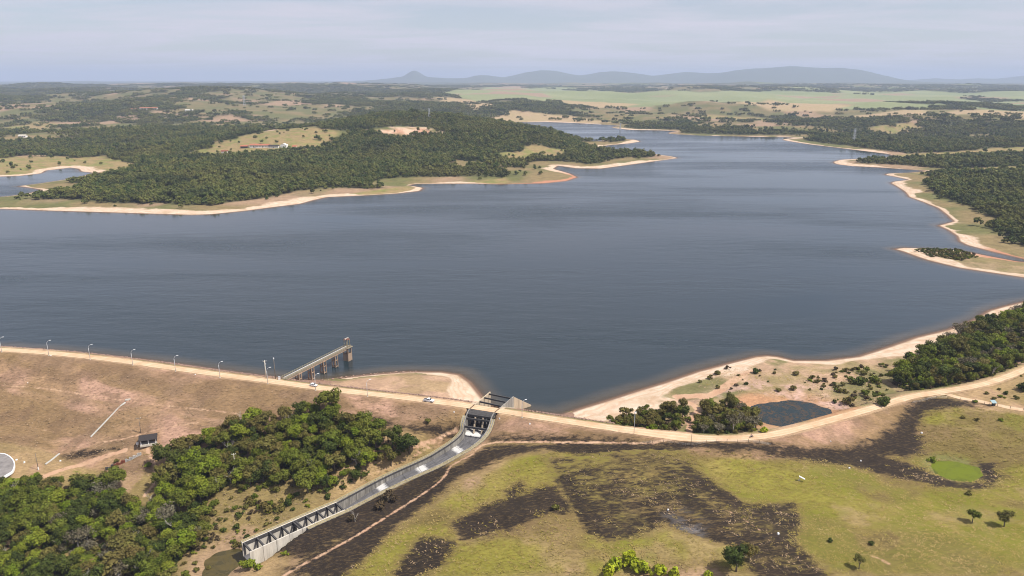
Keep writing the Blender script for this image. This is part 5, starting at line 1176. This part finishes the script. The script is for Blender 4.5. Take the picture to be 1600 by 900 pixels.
for i, (u, v, s, t) in enumerate([(133,870,1.1,"at the lower part of the bottomland wood"),(483,748,1.2,"standing on the slope of the hillock wood"),(258,800,1.0,"leaning out at the edge of the hillock wood"),(275,838,1.25,"twisted, right of the bottomland wood's middle"),(235,790,1.0,"in the gap between the two woods"),(6,880,1.1,"at the very edge of the picture"),
      (545,665,.9,"near the top corner of the hillock wood"),(105,672,.8,"thin, at the far tip of the hillock wood"),(1102,668,.9,"in the pond thicket"),(1160,668,.9,"pale-limbed beside the dark pond"),(462,652,1.0,"on the skyline edge of the hillock wood"),(376,662,1.0,"at the upper edge of the hillock wood"),(185,905,1.0,"beside the palm"),(555,815,.8,"small and scorched beside the footpath")]):
    if u == 105: u, v = 378, 668
    if u == 545: u, v = 544, 690
    x, y = PH(u, v); r = empty("bare_tree", (x, y, H1(x, y)), i*1.3); r.scale = (s, s, s*1.15); link("branches", BARE_M[i % 3], None, r)
    tag(r, "leafless pale tree "+t, "tree", "leafless pale trees")
ORD = ("first", "second", "third", "fourth", "fifth", "sixth", "seventh", "eighth")
for w, cnt, nm in ((0, 8, "bottomland wood"), (1, 8, "hillock wood"), (4, 5, "bayside wood")):
    pick = sorted(random.sample([a for i, a in enumerate(allx) if a[5] == w and vis[i]], cnt), key=lambda a: a[0])
    for k, (x, y, z, s, kn, _) in enumerate(pick):
        r = empty("bare_tree", (x+2, y-1.5, z), k*2.1); s = .95+.3*random.random(); r.scale = (s, s, s*1.25); link("branches", BARE_M[k % 3], None, r)
        tag(r, "bare grey tree poking through the %s canopy, %s counting from the left" % (nm, ORD[k]), "tree", "bare trees in the woods")
def palm(u, v, h, nf, L, label):
    x, y = PH(u, v); r = empty("palm_tree", (x, y, H1(x, y)), .3); mb = MB(); mb.tube([(0, 0, -.5), (.1, 0, h*.5), (.15, .1, h)], [.22, .17, .15], 8); mb.build("trunk", BARK, r, True)
    for i in range(nf):
        a = 2*math.pi*i/nf+random.uniform(-.15, .15); el = random.uniform(.25, 1.15); V = []; F = []; S = []; n = 14
        c = []
        for k in range(n+1):
            t = k/n; rr = L*(t*math.cos(el*(1-.35*t))); zz = L*(t*math.sin(el)-.75*t*t*math.cos(el*.6)); c.append(Vector((rr*math.cos(a)+.15, rr*math.sin(a)+.1, h+zz)))
        sv = Vector((-math.sin(a), math.cos(a), 0))
        for k in range(n):
            w = L*.2*math.sin(math.pi*(k+.7)/(n+.9))
            for s_ in (-1, 1):
                o = len(V); V += [c[k], c[k].lerp(c[k+1], .55), c[k]+sv*s_*w+(c[k+1]-c[k])*1.5-Vector((0, 0, w*.35))]; F.append((o, o+1, o+2)); S += [random.random()]*3
        me = np_mesh("frond", [tuple(p) for p in V], F, False, dict(lv=np.array(S))); link("frond", me, LEAF['bright' if i % 3 else 'mid'], r)
    return tag(r, label, "palm")
palm(137, 893, 5.5, 18, 4.2, "large palm with arching fronds at the bottom of the wood"); palm(166, 812, 5.5, 14, 3.2, "dark palm half hidden in the middle of the wood"); palm(122, 752, 4.5, 12, 2.6, "small palm at the upper edge of the bottomland wood")

# ------------------------------------------------------------------ woods beyond the lake
def far_points(r0, r1, step_fn, seed, thr=.5):
    g = np.random.default_rng(seed); X = []; Y = []; r = r0
    while r < r1:
        st = step_fn(r); th = np.arange(math.radians(-39), math.radians(39), st/r); th = th+g.uniform(-.45, .45, len(th))*st/r; rr = r+g.uniform(-.45, .45, len(th))*st
        X.append(rr*np.sin(th)); Y.append(rr*np.cos(th)); r += st
    x = np.concatenate(X); y = np.concatenate(Y); sd = sd_lake(x, y); m = sd > 18; x, y, sd = x[m], y[m], sd[m]
    d, k, s = line_info(ROAD_EXT, x, y); m = ~((s > 0) | ((d < 60) & (np.hypot(x, y) < 700))) | (np.hypot(x, y) > 1200); x, y, sd = x[m], y[m], sd[m]
    f = forest_density(x, y, sd); m = g.uniform(size=len(x)) < f*.96+.02*(sd > 30)*(umin(CANE, x, y) > 0)+.04*(np.hypot(x, y) > 2500)*(sd > 60)*(umin(CANE, x, y) > 0); return x[m], y[m]
FAR = [crown_mesh("far_tree", LEAF['far'], 700+i, 4.0, 3.3, 3.6, 6, 110, 1.5, core=True, coreR=.85) for i in range(5)]
g7 = np.random.default_rng(70)
x, y = far_points(560, 2700, lambda r: 6.0 if r < 1500 else 6.0+(r-1500)*.004, 71); z = H(x, y); n = len(x); print("FAR TREES", n)
sc = np.clip(g7.normal(.95, .3, n), .4, 2.0)*(.65+.7*fbm(x, y, 45, 3, 47))
instancer("far_woodland", x, y, z-.3, sc, g7.uniform(0, 6.28, n), g7.integers(0, 5, n), FAR, "dense green woodland on the peninsula and shores beyond the lake", sc*g7.uniform(.8, 1.25, n))
def clump(seed):
    g = np.random.default_rng(seed); V = []; F = []; S = []; o = 0
    for i in range(8):
        v, f, s = crown_geo(seed*9+i, 4.6, 3.6, 3.6, 4, 22, 2.6, True); v = v*g.uniform(.7, 1.25)+np.array([g.uniform(-11, 11), g.uniform(-11, 11), 0]); V.append(v); F.append(f+o); S.append(s*.6+.4*g.uniform()); o += len(v)
    me = np_mesh("far_clump", np.vstack(V), np.vstack(F), False, dict(lv=np.concatenate(S))); me.materials.append(LEAF['far']); return me
CL = [clump(40+i) for i in range(4)]
x, y = far_points(2680, 11000, lambda r: 21+max(r-4000, 0)*.006, 72); z = H(x, y); n = len(x); print("FAR CLUMPS", n)
sc = np.clip(g7.normal(1.0, .25, n), .5, 1.8)*np.interp(np.hypot(x, y), [3000, 11000], [1, 1.7])
instancer("distant_woodland", x, y, z-.4, sc, g7.uniform(0, 6.28, n), g7.integers(0, 4, n), CL, "distant patches of woodland on the plain", sc*np.interp(np.hypot(x, y), [3000, 11000], [1, .75]))

# ------------------------------------------------------------------ grass and stones
def grass_mat():
    m, nt, b = mat("grass_blades"); n1 = noise(nt, .03, 4, .6); oi = N(nt, 'ShaderNodeObjectInfo')
    c = mixc(nt, rng_(nt, n1, .38, .66), (.29,.21,.08), (.225,.18,.038)); c = mixc(nt, rng_(nt, oi.outputs['Random'], .6, 1.0, 0, .7), c, (.32,.25,.11)); c = mixc(nt, rng_(nt, oi.outputs['Random'], .2, 0.0, 0, .5), c, (.17,.18,.022))
    nt.links.new(c, b.inputs['Base Color']); b.inputs['Roughness'].default_value = .9; b.inputs['Specular IOR Level'].default_value = .1; return m
GM = grass_mat(); GD = simple("dry_grass_blades", (.32,.225,.13), .95, .3, .4); GB = simple("charred_stubble", (.035,.028,.025), .95, .4, .6)
def tuft(seed, m, h=.55, w=.55, n=9):
    g = random.Random(seed); mb = MB()
    for i in range(n):
        a = g.uniform(0, 6.28); r = g.uniform(0, w*.55); c = Vector((r*math.cos(a), r*math.sin(a), 0)); t = Vector((math.cos(a+1.57), math.sin(a+1.57), 0))*g.uniform(.09, .18); tp = c*2.4+Vector((math.cos(a)*.12, math.sin(a)*.12, h*g.uniform(.5, 1.1)))
        mb.poly([c-t, c+t, tp])
    me = bpy.data.meshes.new("tuft"); me.from_pydata(mb.v, [], mb.f); me.materials.append(m); return me
TF = [tuft(i, GM, .2, .8, 11) for i in range(4)]+[tuft(10+i, GD, .2, .7) for i in range(2)]+[tuft(20+i, GB, .35, .5, 7) for i in range(2)]
def field_points(poly, step, seed):
    g = np.random.default_rng(seed); a = poly.min(0); b = poly.max(0); X, Y = np.meshgrid(np.arange(a[0], b[0], step), np.arange(a[1], b[1], step)); x = X.ravel()+g.uniform(-.5, .5, X.size)*step; y = Y.ravel()+g.uniform(-.5, .5, X.size)*step
    m = inside(poly, x, y); x, y = x[m], y[m]; return x, y
gx, gy = field_points(polyh([(525,905),(700,760),(870,705),(1000,705),(1200,710),(1425,715),(1440,645),(1480,630),(1640,655),(1640,905)]), .95, 81)
bz_ = -umin(BURNS, gx, gy); gd = sdf_poly(GREEN_POND, gx, gy); k = (gd > 1) & (np.abs(bz_) < 900); gx, gy, bz_ = gx[k], gy[k], bz_[k]
bt = bz_+(fbm(gx, gy, 5, 3, 82)-.5)*8; idx = np.where(bt > 0, 6+(rng.integers(0, 2, len(gx))), rng.integers(0, 4, len(gx))); idx = np.where((bt > 0) & (rng.uniform(size=len(gx)) < .85), rng.choice([0, 4, 5], len(gx)), idx)
k = ((bt < 0) & (rng.uniform(size=len(gx)) < .5)) | (rng.uniform(size=len(gx)) < .3*sstep(.42, .6, fbm(gx, gy, 9, 3, 86))); gx, gy, idx = gx[k], gy[k], idx[k]
ex, ey = field_points(polyh([(-60,556),(0,556),(420,606),(720,640),(715,670),(560,640),(330,665),(250,690),(80,735),(-60,700)]), 1.7, 83); k = line_info(ROAD, ex, ey)[0] > 5.5; ex, ey = ex[k], ey[k]
ix, iy = field_points(polyh([(1090,605),(1140,575),(1290,578),(1400,565),(1380,630),(1300,645),(1290,625),(1180,620)]), 1.7, 84); jx_, jy_ = field_points(polyh([(150,728),(240,705),(640,700),(690,690),(600,750),(420,850),(340,850),(240,780)]), 1.5, 85)
k = line_info(SPL[:, :2], jx_, jy_)[0] > 7.0; jx_, jy_ = jx_[k], jy_[k]
gx = np.concatenate([gx, ex, ix, jx_]); gy = np.concatenate([gy, ey, iy, jy_]); idx = np.concatenate([idx, 4+rng.integers(0, 2, len(ex)), rng.choice([0, 4, 5, 5], len(ix)), rng.choice([0, 1, 4, 5], len(jx_))])
gs = np.clip(rng.normal(1, .35, len(gx)), .4, 2.0); print("TUFTS", len(gx))
instancer("grass", gx, gy, H(gx, gy)-.05, gs, rng.uniform(0, 6.28, len(gx)), idx, TF, "dry and green grass tufts on field and dam slopes")
ROCK = simple("riprap_rock", (.24,.155,.115), .95, .4, 1.5)
def rock(seed):
    g = np.random.default_rng(seed); v, f = ICO1; v = v*(1+.22*g.normal(size=(len(v), 1)))*np.array([1, .8, .6]); me = np_mesh("rock", v, f, False); me.materials.append(ROCK); return me
RK = [rock(i) for i in range(4)]
rx, ry = [], []
for i in range(len(RD)-1):
    d = RD[i+1]-RD[i]; d = d/np.hypot(*d); nn = np.array([-d[1], d[0]])
    if RD[i][0] > 45: break
    if -22 < RD[i][0] < 3: continue
    for q in range(9):
        e = 4.9+abs(random.gauss(0, 1))*(3.2 if RD[i][0] < -95 else .8); p = RD[i]+d*random.uniform(0, 2)+nn*e; rx.append(p[0]); ry.append(p[1])
hp = dense(np.vstack([HEAD]), 1.0)
for p in hp[:int(len(hp)*.7)]: rx += [p[0]+random.uniform(-1, 1)]; ry += [p[1]+random.uniform(-1.5, .5)]
rx = np.array(rx); ry = np.array(ry)
instancer("riprap", rx, ry, H(rx, ry)+.1, np.clip(rng.normal(.55, .2, len(rx)), .25, 1.1), rng.uniform(0, 6.28, len(rx)), rng.integers(0, 4, len(rx)), RK, "reddish riprap stones along the waterside edge of the dam")

# ------------------------------------------------------------------ air
HZ = MB(); HZ.box((0, 16000, 270), (110000, 66000, 640))
hm = bpy.data.materials.new("haze_air"); hm.use_nodes = True; ht_ = hm.node_tree; ht_.nodes.clear()
ho = ht_.nodes.new('ShaderNodeOutputMaterial'); hv = ht_.nodes.new('ShaderNodeVolumePrincipled')
hv.inputs['Color'].default_value = (.54, .635, .85, 1); hv.inputs['Density'].default_value = 6.4e-5; hv.inputs['Anisotropy'].default_value = 0.0
ht_.links.new(hv.outputs[0], ho.inputs['Volume'])
tag(HZ.build("haze", hm), "pale bluish haze over the whole landscape", None, None, 'stuff')
